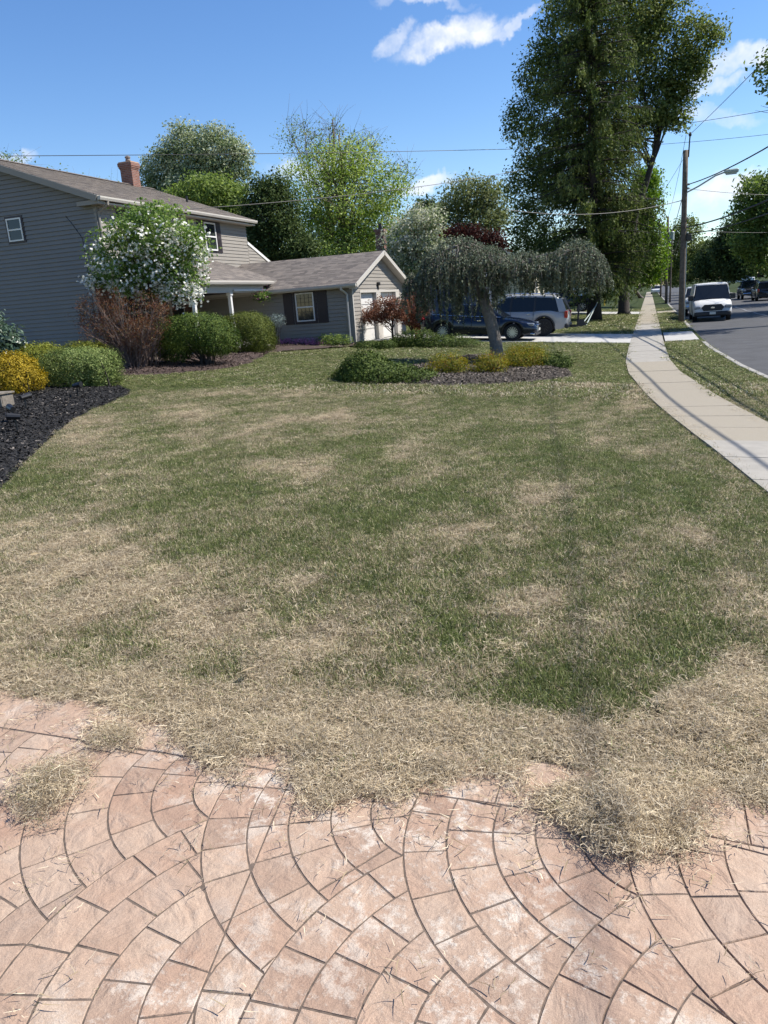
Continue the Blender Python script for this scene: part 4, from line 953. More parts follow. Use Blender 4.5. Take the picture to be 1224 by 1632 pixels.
def simple_house(label, x0, x1, y0, y1, zb, ze, zr_, axis, wallm, roofm, trimm, wins=(), name='house', chim=None):
    h = thing(name, label, 'house', ((x0 + x1) / 2, (y0 + y1) / 2, zb))
    o = .35
    if axis == 'x':     # ridge along x
        ym = (y0 + y1) / 2
        MB().prism([(y0, zb), (y0, ze), (ym, zr_ - .1), (y1, ze), (y1, zb)], 'x', x0, x1).build('wall', wallm, h, world=True)
        s = (zr_ - ze) / (ym - y0)
        for sg in (1, -1):
            e = ym - sg * (ym - y0 + o); ez = ze - s * o; r = MB()
            r.add([(x0 - o, e, ez), (x1 + o, e, ez), (x1 + o, ym, zr_), (x0 - o, ym, zr_), (x0 - o, e, ez + .14), (x1 + o, e, ez + .14), (x1 + o, ym, zr_ + .14), (x0 - o, ym, zr_ + .14)], [(0, 3, 2, 1), (4, 5, 6, 7), (0, 1, 5, 4), (1, 2, 6, 5), (2, 3, 7, 6), (3, 0, 4, 7)])
            r.build('roof', roofm, h, world=True)
            MB().beam((x1 + o + .02, e, ez + .02), (x1 + o + .02, ym, zr_ + .02), .04, .22).build('rake_board', trimm, h, world=True)
    else:
        xm = (x0 + x1) / 2
        MB().prism([(x0, zb), (x0, ze), (xm, zr_ - .1), (x1, ze), (x1, zb)], 'y', y0, y1).build('wall', wallm, h, world=True)
        s = (zr_ - ze) / (xm - x0)
        for sg in (1, -1):
            e = xm - sg * (xm - x0 + o); ez = ze - s * o; r = MB()
            r.add([(e, y0 - o, ez), (e, y1 + o, ez), (xm, y1 + o, zr_), (xm, y0 - o, zr_), (e, y0 - o, ez + .14), (e, y1 + o, ez + .14), (xm, y1 + o, zr_ + .14), (xm, y0 - o, zr_ + .14)], [(0, 3, 2, 1), (4, 5, 6, 7), (0, 1, 5, 4), (1, 2, 6, 5), (2, 3, 7, 6), (3, 0, 4, 7)])
            r.build('roof', roofm, h, world=True)
            MB().beam((e, y0 - o - .02, ez + .02), (xm, y0 - o - .02, zr_ + .02), .04, .22).build('rake_board', trimm, h, world=True)
    for (ax, a, b, z0, z1) in wins:
        if ax == 'y': window_y(h, y0, a, b, z0, z1, casing=trimm)
        else: window_x(h, x1, a, b, z0, z1, casing=trimm)
    if chim:
        cx_, cy_, z0, z1, w_ = chim
        c = MB().box(cx_ - w_, cx_ + w_, cy_ - w_, cy_ + w_, z0, z1).build('chimney', m_brick, h, world=True)
        MB().box(cx_ - w_ - .06, cx_ + w_ + .06, cy_ - w_ - .06, cy_ + w_ + .06, z1 + .001, z1 + .15).build('cap', m_brick, c, world=True)
        MB().box(cx_ - w_ - .04, cx_ + w_ + .04, cy_ - w_ - .04, cy_ + w_ + .04, z0 + .3, z0 + .62).build('flashing', m_white, c, world=True)
        MB().lathe([(.14, z1 + .15), (.12, z1 + .5)], (cx_, cy_, 0), 8).build('flue_pot', m_black, c, world=True)
    return h
m_blue = mat('blue_grey_siding', (.075, .10, .15), .6); m_slate = mat('slate_blue_roof', (.055, .07, .085), .9, noise=(20, .3)); m_teal = mat('teal_roof', (.03, .06, .065), .9, noise=(20, .3))
a = atY(676, 376, 52); simple_house('blue grey house with slate roof behind the garage and cedar', a[0] - 4.2, a[0] + 3.4, 50, 58, .8, a[2] - 1.9, a[2] - .1, 'y', m_blue, m_slate, m_white,
    wins=[('y', a[0] - .4, a[0] + .5, a[2] - 2.9, a[2] - 1.9)], name='neighbouring_house', chim=None)
b = atY(613, 398, 49.5); simple_house('low teal roofed house with brick chimney behind the garage', b[0] - 5, b[0] + 3.6, 46.5, 53, .8, b[2] - 2.1, b[2] - .25, 'x', m_blue, m_teal, m_trim, name='neighbouring_house', chim=(b[0], 48.9, b[2] - 1.0, b[2] + 1.05, .27))
c = gp(880, 470); 
simple_house('pale yellow house beyond the big trees down the street', -22, -12.5, 92, 102, 0.5, 5.2, 7.6, 'y', mat('cream_siding', (.62, .56, .42), .7), m_slate, m_white, wins=[('y', -20.5, -19.3, 2.0, 3.4), ('y', -17, -15.8, 2.0, 3.4), ('x', 93.5, 95, 2, 3.4), ('x', 98, 99.5, 2, 3.4)], name='neighbouring_house')
simple_house('small white house far along the left side of the street', -16, -8, 128, 138, .2, 3.2, 5.4, 'x', m_white, m_slate, m_white, wins=[('x', 129.5, 131, 1, 2.4), ('x', 134, 135.5, 1, 2.4)], name='neighbouring_house')
# ------------------------------------------------------------------ vegetation
def unit(a): return a / np.maximum(np.linalg.norm(a, axis=-1, keepdims=True), 1e-9)
def leaf_obj(name, ctr, size, m, parent, tone, bias=(0, 0, .6), aspect=.6, dirs=None, dirj=1.0):
    """one mesh of small folded leaf faces at world positions ctr"""
    n = len(ctr); size = np.broadcast_to(size, (n,)) * rng.uniform(.65, 1.35, n)
    nr = unit(rng.normal(size=(n, 3)) + np.array(bias))
    d = rng.normal(size=(n, 3)) if dirs is None else dirs + rng.normal(size=(n, 3)) * dirj
    d = unit(d - nr * (d * nr).sum(1, keepdims=True)); sd_ = np.cross(d, nr)
    s = size[:, None]; w = s * aspect / 2
    V = np.stack([ctr - d * s / 2, ctr + sd_ * w - d * s * .05 + nr * s * .08, ctr + d * s / 2, ctr - sd_ * w - d * s * .05 + nr * s * .08], 1).reshape(-1, 3)
    off = np.zeros(3); q = parent
    while q is not None: off += np.array(q.location); q = q.parent
    me = np_mesh(name, V - off, np.arange(4 * n).reshape(n, 4), m, np.clip(tone, 0, 1))
    o = bpy.data.objects.new(name, me); COL.objects.link(o); o.parent = parent; return o
def lobe(u, v, ru, rv, y, deep=None):
    """an ellipsoid seen at pixel (u,v) with pixel radii ru, rv, standing at distance y along the street"""
    c = atY(u, v, y); k = float((CM @ (c - np.array([0, 0, CZ])))[2]) / F_PX
    return c, np.array([ru * k, (deep if deep else ru * k), rv * k])
def clumps(lobes, n, shell=.55, top=0.0):
    w = np.array([np.prod(r) ** (2 / 3) for _, r in lobes]); idx = rng.choice(len(lobes), n, p=w / w.sum())
    C = np.array([c for c, _ in lobes])[idx]; Rr = np.array([r for _, r in lobes])[idx]
    d = unit(rng.normal(size=(n, 3)) + np.array([0, 0, top])); rad = shell + (1 - shell) * rng.random((n, 1)) ** .6
    return C + Rr * d * rad, d
def foliage(name, parent, lobes, nclump, per, rc, size, m, shell=.55, bias=(0, 0, .6), aspect=.6, flat=.7, toneb=(.5, .28), ctop=0.0, dn=.9, jit=.16):
    C, D = clumps(lobes, nclump, shell, ctop); k = np.repeat(np.arange(nclump), per)
    p = C[k] + np.clip(rng.normal(size=(len(k), 3)), -1.5, 1.5) * np.array([rc, rc, rc * flat]) * rng.uniform(.6, 1.3, (nclump, 1))[k]
    tb = rng.normal(toneb[0], toneb[1], nclump)[k]; t = tb + rng.normal(0, jit, len(k))
    b = np.array(bias) + D[k] * dn
    o = leaf_obj(name, p, size, m, parent, t, bias=b, aspect=aspect)
    return C
def limb(mb, a, b, r0, r1, n=5, sag=.0, wob=.05, seg=6, up=.25):
    a = np.array(a, float); b = np.array(b, float); L_ = np.linalg.norm(b - a); pts = []
    mid = (a + b) / 2 + np.array([0, 0, up * L_ * .3]) + rng.normal(0, wob * L_, 3)
    for i in range(n + 1):
        t = i / n; p = (1 - t) ** 2 * a + 2 * t * (1 - t) * mid + t * t * b; p = p + rng.normal(0, wob * .2 * L_, 3) * (0 < i < n); pts.append(p)
    mb.tube(pts, [r0 + (r1 - r0) * (i / n) for i in range(n + 1)], seg); return pts
m_bark = mat('grey_bark', (.14, .115, .095), .95, noise=(9, .45), bump=(25, .8, .03))
m_barkd = mat('dark_bark', (.055, .045, .038), .95, noise=(9, .45), bump=(25, .8, .03))
m_twig = mat('twigs', (.13, .10, .075), .9)
def tree(name, label, base, height_pt, r0, lobes, nclump, per, rc, size, m, bark=None, group=None, nl=22, shell=.5, aspect=.6, twigs=0, fork=.35, cat='tree', flat=.7, toneb=(.5, .26), bias=(0, 0, .6), trunk_pts=None, ctop=0.0):
    t = thing(name, label, cat, base, group=group); bark = bark or m_bark
    C = foliage('crown', t, lobes, nclump, per, rc, size, m, shell, bias=bias, aspect=aspect, flat=flat, toneb=toneb, ctop=ctop)
    mb = MB(); a = np.array(base, float) - np.array([0, 0, .1]); b = np.array(height_pt, float)
    if trunk_pts is None:
        n = 8; P = [a + (b - a) * i / n + (rng.normal(0, .012 * np.linalg.norm(b - a), 3) * np.array([1, 1, 0]) if 0 < i < n else 0) for i in range(n + 1)]
    else: P = [np.array(p, float) for p in trunk_pts]; n = len(P) - 1
    rad = [r0 * (1.45 if i == 0 else 1) * (1 - .82 * i / n) for i in range(n + 1)]
    P.insert(1, P[0] + (P[1] - P[0]) * .12); rad.insert(1, r0 * 1.05)
    mb.tube(P, rad, 9)
    tips = []
    far = C[rng.choice(len(C), min(nl, len(C)), replace=False)]
    for c in far:
        s = fork + (1 - fork) * rng.random() * .75; k = s * (len(P) - 1); i = min(int(k), len(P) - 2); st = P[i] + (P[i + 1] - P[i]) * (k - i)
        if c[2] < st[2] - .2 * np.linalg.norm(b - a): continue
        rr = r0 * (1 - .75 * s) * .42; tips.append(limb(mb, st, c, rr, rr * .18, 5, up=.5))
    for k in range(twigs):
        tp = tips[rng.integers(len(tips))]; st = tp[rng.integers(2, len(tp))]; c = C[np.argmin(np.linalg.norm(C - st - rng.normal(0, size * 6, 3), axis=1))]
        d = rng.normal(size=3) * np.array([1, 1, .6]) + np.array([0, 0, .8]); d /= np.linalg.norm(d)
        limb(mb, st, st + d * np.linalg.norm(b - a) * rng.uniform(.06, .16), r0 * .06, r0 * .018, 3, seg=3, up=.1)
    mb.build('trunk', bark, t, smooth=True, world=True); return t

L_dk = leafmat('leaf_dark_green', [(0.026, 0.043, 0.014), (0.060, 0.090, 0.029), (0.114, 0.150, 0.054)], .25)
L_maple = leafmat('leaf_maple', [(.045, .066, .018), (.10, .135, .036), (.17, .205, .062), (.25, .275, .105)], .42)
L_lime = leafmat('leaf_lime', [(0.062, 0.114, 0.021), (0.125, 0.208, 0.034), (0.208, 0.302, 0.052)], .45)
L_silver = leafmat('leaf_silver', [(0.085, 0.124, 0.052), (0.182, 0.234, 0.111), (0.351, 0.390, 0.247), (0.494, 0.520, 0.377)], .3)
L_olive = leafmat('leaf_olive', [(0.077, 0.122, 0.030), (0.168, 0.229, 0.061), (0.260, 0.322, 0.107)], .4)
L_spring = leafmat('leaf_spring', [(0.091, 0.149, 0.029), (0.194, 0.278, 0.059), (0.324, 0.402, 0.110), (0.467, 0.518, 0.221)], .45)
L_pale = leafmat('leaf_pale_bloom', [(.103, .149, .057), (.230, .276, .149), (.483, .494, .368), (.690, .667, .552)], .35)
L_wine = leafmat('leaf_wine', [(0.014, 0.006, 0.006), (0.038, 0.013, 0.011), (0.069, 0.025, 0.019)], .35)
L_red = leafmat('leaf_red_maple', [(.06, .024, .016), (.13, .052, .034), (.20, .095, .06), (.28, .16, .105)], .3)
L_spruce = leafmat('needles_spruce', [(.030, .046, .016), (.072, .102, .03), (.13, .165, .052), (.20, .225, .085)], .25)
L_cedar = leafmat('needles_cedar', [(.035, .045, .027), (.09, .11, .07), (.165, .19, .125), (.25, .275, .195)], .15)
L_dog = leafmat('leaf_dogwood', [(.065, .117, .029), (.143, .221, .058), (.247, .325, .098)], .4)
L_bloom = leafmat('dogwood_bracts', [(.60, .60, .52), (.78, .77, .71), (.86, .85, .81)], .25)
L_yew = leafmat('needles_yew', [(0.016, 0.035, 0.009), (0.045, 0.078, 0.016), (0.091, 0.131, 0.025), (0.136, 0.172, 0.036)], 0.08)
L_hedge = leafmat('leaf_hedge', [(0.036, 0.052, 0.011), (0.090, 0.114, 0.022), (0.154, 0.172, 0.036)], 0.12)
L_box = leafmat('leaf_boxwood', [(0.034, 0.058, 0.014), (0.095, 0.139, 0.034), (0.191, 0.239, 0.072), (0.306, 0.344, 0.134)], 0.12)
L_gold = leafmat('leaf_gold', [(0.136, 0.111, 0.013), (0.323, 0.230, 0.021), (0.468, 0.340, 0.038)], 0.2)
L_ygrn = leafmat('leaf_yellow_green', [(0.081, 0.099, 0.018), (0.180, 0.198, 0.032), (0.297, 0.297, 0.054)], 0.2)
L_rhod = leafmat('leaf_rhododendron', [(0.024, 0.048, 0.024), (0.064, 0.104, 0.060), (0.136, 0.184, 0.128)], .15, rough=.35, spec=.5)
L_jun = leafmat('needles_juniper', [(0.018, 0.036, 0.008), (0.047, 0.071, 0.015), (0.084, 0.118, 0.026), (0.126, 0.160, 0.037)], 0.08)
L_spir = leafmat('leaf_spirea', [(.06, .08, .014), (.14, .155, .026), (.27, .245, .038), (.27, .13, .03)], .35)
L_barb = leafmat('leaf_barberry', [(0.069, 0.027, 0.017), (0.157, 0.061, 0.034), (0.196, 0.118, 0.059), (0.098, 0.108, 0.039)], .3)
L_blue = leafmat('needles_blue', [(.07, .10, .09), (.16, .20, .19), (.28, .33, .31)], .15)
L_pink = leafmat('pink_flowers', [(.10, .14, .06), (.50, .17, .36), (.66, .32, .52)], .3)

def ld(d, *a): return lobe(*a)
# -- background trees behind the houses
BG = 'trees rising behind the houses'
Y = 58; tree('silver_maple', 'silvery green maple towering behind the two storey house', (*atY(318, 420, Y)[:2], 1.2), atY(318, 225, Y), .38,
     [lobe(300, 250, 42, 50, Y), lobe(345, 245, 42, 42, Y), lobe(258, 275, 36, 34, Y), lobe(375, 270, 28, 40, Y), lobe(320, 300, 60, 30, Y), lobe(270, 310, 40, 26, Y)], 1000, 40, .40, .2, L_silver, nl=26)
Y = 50; tree('olive_tree', 'olive green spreading tree just beyond the far roof end', (*atY(335, 430, Y)[:2], 1.2), atY(335, 300, Y), .25,
     [lobe(335, 312, 50, 32, Y), lobe(290, 325, 40, 24, Y), lobe(375, 330, 30, 30, Y)], 420, 30, .38, .2, L_olive, nl=18)
Y = 47; tree('dark_maple', 'dense dark green tree between the house and garage roofs', (*atY(432, 440, Y)[:2], 1.1), atY(432, 310, Y), .3,
     [lobe(430, 340, 45, 42, Y), lobe(405, 385, 40, 38, Y), lobe(455, 385, 38, 36, Y), lobe(430, 300, 26, 20, Y), lobe(480, 400, 28, 26, Y)], 800, 38, .36, .17, L_dk, nl=16)
Y = 57; tree('spring_tree', 'tall twiggy tree with fresh yellow green leaves behind garage', (*atY(548, 450, Y)[:2], 1.0), atY(540, 215, Y), .34,
     [lobe(545, 330, 85, 62, Y), lobe(500, 370, 62, 48, Y), lobe(600, 365, 60, 50, Y), lobe(545, 260, 70, 34, Y), lobe(620, 300, 36, 34, Y), lobe(470, 300, 28, 34, Y), lobe(545, 410, 95, 26, Y)], 1300, 26, .5, .17, L_spring, nl=60, twigs=420, bark=m_twig, shell=.3)
Y = 62; tree('bare_top_tree', 'slender tree with thin budding twigs above the spring tree', (*atY(510, 450, Y)[:2], 1.0), atY(530, 190, Y), .26,
     [lobe(525, 215, 26, 26, Y), lobe(475, 225, 36, 34, Y), lobe(580, 250, 50, 40, Y), lobe(640, 285, 26, 30, Y)], 260, 9, .5, .16, L_olive, nl=50, twigs=520, bark=m_twig, shell=.2, fork=.25)
Y = 46; tree('pale_blossom_tree', 'pale blossoming tree between garage roof and blue house', (*atY(650, 470, Y)[:2], .9), atY(655, 360, Y), .16,
     [lobe(650, 380, 40, 32, Y), lobe(635, 410, 34, 20, Y), lobe(675, 350, 34, 22, Y), lobe(690, 385, 26, 26, Y), lobe(650, 425, 30, 14, Y)], 520, 20, .3, .15, L_pale, nl=26, twigs=60, shell=.3)
Y = 74; tree('pale_willow', 'pale olive feathery tree behind the cedar crown', (*atY(760, 470, Y)[:2], .8), atY(760, 300, Y), .3,
     [lobe(745, 315, 45, 30, Y), lobe(785, 320, 30, 34, Y), lobe(715, 345, 32, 24, Y), lobe(770, 355, 48, 24, Y), lobe(730, 380, 40, 20, Y)], 620, 22, .55, .24, leafmat('leaf_pale_olive', [(.09, .12, .05), (.17, .20, .085), (.27, .29, .15)], .4), nl=30, twigs=120, shell=.35)
Y = 80; tree('dark_conifer', 'small dark conifer tip left of the pale olive tree', (*atY(686, 470, Y)[:2], .8), atY(688, 312, Y), .2, [lobe(680, 330, 20, 12, Y), lobe(690, 345, 28, 16, Y)], 160, 24, .4, .25, L_dk, nl=4)
Y = 39; tree('purple_plum', 'deep wine red plum tree behind the weeping cedar', (*atY(765, 500, Y)[:2], .5), atY(765, 375, Y), .14,
     [lobe(738, 374, 30, 13, Y), lobe(782, 388, 26, 17, Y), lobe(765, 405, 34, 18, Y)], 300, 24, .22, .13, L_wine, nl=18, bark=m_barkd)
Y = 64; tree('twiggy_tree', 'bare budding tree peeking over the left roof', (*atY(12, 420, Y)[:2], 1.2), atY(10, 258, Y), .2, [lobe(8, 262, 40, 14, Y), lobe(70, 285, 40, 14, Y), lobe(150, 298, 60, 12, Y)], 140, 12, .5, .2, L_olive, nl=30, twigs=160, bark=m_twig, shell=.2)
Y = 66; tree('hedgerow_tree', 'mid green bushy tree low behind the garage ridge', (*atY(610, 470, Y)[:2], .8), atY(610, 390, Y), .2, [lobe(620, 400, 60, 40, Y), lobe(690, 410, 50, 40, Y), lobe(560, 420, 50, 30, Y)], 420, 26, .5, .26, L_olive, nl=8)

# -- the two giants beside the pavement
Y = 54
def weeping_spruce():
    b = gp(947, 510); t = thing('norway_spruce', 'huge dark spruce with drooping branches beside the pavement', 'tree', b)
    top = atY(940, -70, Y); k = 56 / F_PX; mb = MB(); tr = []
    n = 14
    for i in range(n + 1): tr.append(b + (top - b) * i / n + rng.normal(0, .05, 3) * (i > 0))
    mb.tube(tr, [.40 * (1.35 if i == 0 else 1) * (1 - .9 * i / n) for i in range(n + 1)], 9)
    P = []; Dn = []; T = []
    for j in range(390):
        s = .10 + .89 * rng.random() ** 1.0; z = b + (top - b) * s
        v = 510 + (-70 - 510) * s
        Lb = np.interp(v, [-70, 0, 120, 240, 330, 420, 470], [.4, 1.9, 3.2, 4.0, 3.9, 3.3, 2.6]) * rng.uniform(.65, 1.12); a = rng.uniform(0, 6.283)
        h = np.array([math.cos(a), math.sin(a), 0]); droop = rng.uniform(.18, .42)
        pts = [z + h * Lb * q + np.array([0, 0, Lb * (.16 * q - droop * q * q + .12 * max(0, q - .75))]) for q in np.linspace(0, 1, 6)]
        mb.tube(pts, [.05 * (1 - .8 * i / 5) + .006 for i in range(6)], 4)
        tb = rng.normal(.45, .22)
        for q in np.linspace(.15, 1, int(4 + Lb * 5)):
            i = min(int(q * 5), 4); p0 = pts[i] + (pts[i + 1] - pts[i]) * (q * 5 - i) + rng.normal(0, .12, 3) * np.array([1, 1, .4])
            ln = rng.uniform(.35, 1.25) * (1 - .35 * s); m = int(ln * 13) + 3
            f = rng.random(m); P.append(p0 + np.column_stack([rng.normal(0, .06, m), rng.normal(0, .06, m), -ln * f])); Dn.append(np.tile([h[0] * .3, h[1] * .3, -1.0], (m, 1))); T.append(tb + rng.normal(0, .15, m))
    P = np.concatenate(P); Dn = np.concatenate(Dn); T = np.concatenate(T)
    leaf_obj('crown', P, .21, L_spruce, t, T, bias=(0, 0, .2), aspect=.36, dirs=Dn, dirj=.35)
    mb.build('trunk', m_barkd, t, smooth=True, world=True); print('spruce', len(P))
weeping_spruce()
Y = 65; b = gp(994, 501)
tree('shade_maple', 'tall spreading maple with leaning upper limb behind the spruce', b, atY(985, -30, Y), .42,
     [lobe(835, 195, 30, 38, Y), lobe(838, 285, 28, 48, Y), lobe(868, 120, 40, 48, Y), lobe(850, 365, 34, 45, Y), lobe(905, 50, 45, 55, Y), lobe(960, -20, 60, 50, Y), lobe(1020, 30, 48, 50, Y), lobe(1060, 15, 34, 30, Y), lobe(1105, 70, 42, 40, Y), lobe(1082, 120, 42, 38, Y), lobe(1050, 165, 38, 36, Y), lobe(1075, 180, 26, 26, Y), lobe(1025, 200, 26, 22, Y), lobe(880, 420, 55, 30, Y), lobe(830, 405, 26, 22, Y), lobe(1000, 100, 55, 60, Y), lobe(900, 250, 60, 80, Y), lobe(985, 230, 30, 60, Y), lobe(940, 400, 70, 50, Y)],
     2600, 36, .48, .21, L_maple, nl=30, bark=m_barkd, shell=.45, fork=.66,
     trunk_pts=[b - np.array([0, 0, .1]), b + np.array([0, 0, 2.6]), atY(1003, 400, Y), atY(1012, 340, Y), atY(1030, 290, Y), atY(1046, 235, Y), atY(1058, 180, Y), atY(1072, 110, Y)])
Y = 84; tree('lime_maple', 'bright lime green tree just past the big maple', gp(1022, 475), atY(1020, 300, Y), .3,
     [lobe(1028, 315, 26, 36, Y), lobe(1038, 385, 22, 40, Y), lobe(1018, 425, 32, 32, Y), lobe(1030, 285, 20, 20, Y), lobe(1002, 365, 36, 60, Y), lobe(1040, 425, 20, 24, Y)], 900, 26, .45, .26, L_lime, nl=18, shell=.5)
for (u, v, Y, h, lab) in [(960, 466, 100, 60, 'young green tree on the lawn beside the yellow house'), (905, 474, 92, 80, 'leafy green tree in front of the pale yellow house'), (870, 476, 88, 40, 'low yellow green tree behind the silver vehicle')]:
    g = gp(u, v); tree('lawn_tree', lab, g, atY(u, v - h, g[1]), .14, [lobe(u, v - h, 30, 30, g[1]), lobe(u + 18, v - h * .7, 20, 22, g[1]), lobe(u - 18, v - h * .75, 20, 24, g[1])], 260, 22, .5, .3, [L_olive, L_maple, L_ygrn][int(u) % 3], nl=8)
# -- down the street and on its far side
for i, (u, v, Y, lobs, mm, lab) in enumerate([
    (1100, 447, 150, [(1095, 385, 26, 40), (1075, 400, 24, 36), (1118, 410, 20, 26), (1100, 430, 34, 20)], L_maple, 'round dark tree at the far bend of the street'),
    (1135, 447, 128, [(1140, 410, 24, 30), (1128, 425, 22, 20), (1158, 420, 22, 28)], L_dk, 'dark low tree standing on the grassy bank'),
    (1172, 445, 112, [(1175, 380, 26, 36), (1158, 395, 22, 28), (1195, 400, 26, 34), (1180, 425, 36, 18)], L_dk, 'very dark tree behind the parked pickups'),
    (1212, 440, 96, [(1205, 305, 30, 26), (1190, 340, 24, 22), (1218, 350, 30, 34), (1200, 385, 32, 26), (1240, 320, 34, 40), (1235, 400, 40, 40)], L_olive, 'light green tree rising over the parked pickups'),
    (1060, 452, 190, [(1062, 425, 16, 24), (1050, 435, 18, 16), (1075, 440, 20, 14)], L_maple, 'distant tree closing the end of the street'),
    (1000, 458, 170, [(1000, 430, 30, 24), (970, 440, 30, 18), (1030, 440, 24, 16)], L_maple, 'distant dark tree behind the far pavement'),
    (900, 462, 150, [(900, 430, 40, 24), (850, 435, 40, 24), (940, 440, 40, 20)], L_olive, 'distant hazy green tree behind the cream house')]):
    a = atY(u, v, Y); tree('street_tree', lab, (a[0], Y, max(0, a[2])), atY(u, min(l[1] for l in lobs) + 10, Y), .3, [lobe(*l, Y) for l in lobs], 620, 24, .6, .34, mm, nl=10, bark=m_barkd)
# trees on the far kerb whose crowns shade the road; most of them stand outside the picture
Y = 42
cA = atY(1232, 120, Y)
t0 = tree('roadside_tree', 'tree across the road whose drooping twigs enter the top right corner', (cA[0] + 2.6, 42, .1), (cA[0] + 2.2, 42, cA[2]), .35,
     [(cA + np.array([2.2, 0, .6]), np.array([2.6, 3.2, 2.6])), (cA + np.array([.35, -.3, .2]), np.array([.95, 1.2, 1.0])), (cA + np.array([4.5, 1, 2.2]), np.array([3, 3, 3]))], 420, 24, .4, .2, L_olive, nl=22, twigs=90, shell=.4)
tree('roadside_tree', 'broad tree across the road that shades the asphalt by the van', (13.6, 58, .1), (13.6, 58, 8), .35,
     [(np.array([13.0, 58, 9.5]), np.array([4.6, 5, 3.6])), (np.array([14.8, 60, 12]), np.array([3, 3, 3]))], 480, 24, .55, .3, L_maple, nl=14, shell=.45)
tree('roadside_tree', 'second broad tree across the road beyond the first one', (14.2, 74, .1), (14.2, 74, 8), .35,
     [(np.array([13.6, 74, 9.0]), np.array([4.6, 5, 3.6])), (np.array([15, 76, 12]), np.array([3, 3, 3]))], 420, 24, .55, .3, L_dk, nl=14, shell=.45)

# -- weeping cedar
def cedar():
    b = gp(793, 577); y0 = b[1]; t = thing('weeping_cedar', 'weeping grey green cedar with curtain branches over a leaning trunk', 'tree', b)
    k = float((CM @ (b - np.array([0, 0, CZ])))[2]) / F_PX; mb = MB()
    P0 = [b - np.array([0, 0, .1]), b, atY(790, 545, y0), atY(783, 515, y0), atY(772, 480, y0 + .1), atY(765, 455, y0 + .2), atY(758, 425, y0 + .2)]
    mb.tube(P0, [.25, .21, .19, .18, .17, .14, .08], 10)
    P = []; Dn = []; T = []
    mounds = [(730, 379, 66, 504, 1.3), (698, 396, 38, 520, 1.0), (775, 394, 46, 472, 1.4), (834, 404, 46, 470, 1.3), (918, 383, 44, 478, 1.2), (878, 406, 44, 470, 1.2), (655, 436, 14, 512, .5), (955, 420, 14, 470, .5)]
    for (u, v, ru, vb, dp) in mounds:
        c = atY(u, v, y0); zb = atY(u, vb, y0)[2]; rx = ru * k; top = c[2]
        limb(mb, P0[5], c + np.array([0, 0, -.25]), .09, .03, 6, wob=.04, up=.35)
        for _ in range(10):
            a = rng.uniform(0, 6.28); limb(mb, c + np.array([0, 0, -.22]), c + np.array([rx * .85 * math.cos(a), dp * .85 * math.sin(a), -.55]), .03, .008, 4, seg=4, up=.35)
        for _ in range(int(135 * ru / 55)):
            r = math.sqrt(rng.random()); a = rng.uniform(0, 6.283); x = rx * r * math.cos(a); yy = dp * r * math.sin(a)
            zt = top - (top - zb) * .42 * r ** 2.1 + rng.normal(0, .05); full = zt - zb
            ln = full * min(1.0, rng.uniform(.3, 1.15)) * rng.uniform(.8, 1.12) if r > .35 else full * rng.uniform(.2, .6)
            m = int(ln * 40) + 6; f = rng.random(m) ** .9; sx, sy = rng.normal(0, .10, 2)
            bow = np.sin(f * 2.2) * .12
            ctr = np.array([c[0] + x, c[1] + yy, zt]) + np.column_stack([sx * f + math.cos(a) * bow, sy * f + math.sin(a) * bow, -ln * f]) + rng.normal(0, .013, (m, 3))
            P.append(ctr); Dn.append(np.tile([math.cos(a) * .4, math.sin(a) * .4, -.8], (m, 1))); T.append(rng.normal(.45, .2) + rng.normal(0, .16, m))
            mb.tube([(c[0] + x, c[1] + yy, zt), (c[0] + x + sx * .5 + math.cos(a) * .12, c[1] + yy + sy * .5 + math.sin(a) * .12, zt - ln * .5), (c[0] + x + sx, c[1] + yy + sy, zt - ln * .95)], [.008, .006, .003], 3)
        # crusty top layer
        m = int(ru * 22); r = np.sqrt(rng.random(m)); a = rng.uniform(0, 6.283, m)
        P.append(np.column_stack([c[0] + rx * r * np.cos(a), c[1] + dp * r * np.sin(a), top - (top - zb) * .42 * r ** 2.1 + rng.normal(0, .06, m)])); Dn.append(np.column_stack([np.cos(a), np.sin(a), -.6 * np.ones(m)])); T.append(rng.normal(.55, .22, m))
    P = np.concatenate(P); leaf_obj('crown', P, .085, L_cedar, t, np.concatenate(T), bias=(0, 0, .5), aspect=.42, dirs=np.concatenate(Dn), dirj=.55)
    mb.build('trunk', mat('cedar_bark', (.20, .175, .15), .95, noise=(8, .4), bump=(22, .9, .03)), t, smooth=True, world=True); print('cedar', len(P))
cedar()

# -- flowering dogwood by the house
def dogwood():
    Y = 21.6; b = gp(222, 582); b = np.array([-15.2, 21.8, float(ground(-15.2, 21.8))])
    lb = [lobe(240, 365, 70, 40, Y), lobe(195, 405, 52, 48, Y), lobe(275, 405, 58, 50, Y), lobe(230, 435, 60, 38, Y), lobe(160, 440, 26, 18, Y), lobe(290, 450, 36, 30, Y), lobe(300, 380, 34, 30, Y)]
    t = tree('dogwood', 'dogwood covered in white blossom in front of the house corner', b, atY(235, 400, Y), .11, lb, 620, 26, .16, .10, L_dog, nl=30, shell=.35, twigs=60)
    C, D = clumps([(c - np.array([0, 0, .12]), r * .96) for c, r in lb], 760, .72); k = np.repeat(np.arange(760), 11)
    p = C[k] + rng.normal(0, .10, (len(k), 3)); z = (p[:, 2] - p[:, 2].min()) / np.ptp(p[:, 2]); keep = rng.random(len(p)) < np.clip(1.15 - z * 1.2, .05, 1)
    leaf_obj('blossom', p[keep], .10, L_bloom, t, rng.random(keep.sum()), bias=(.5, -.2, .8), aspect=.95)
dogwood()
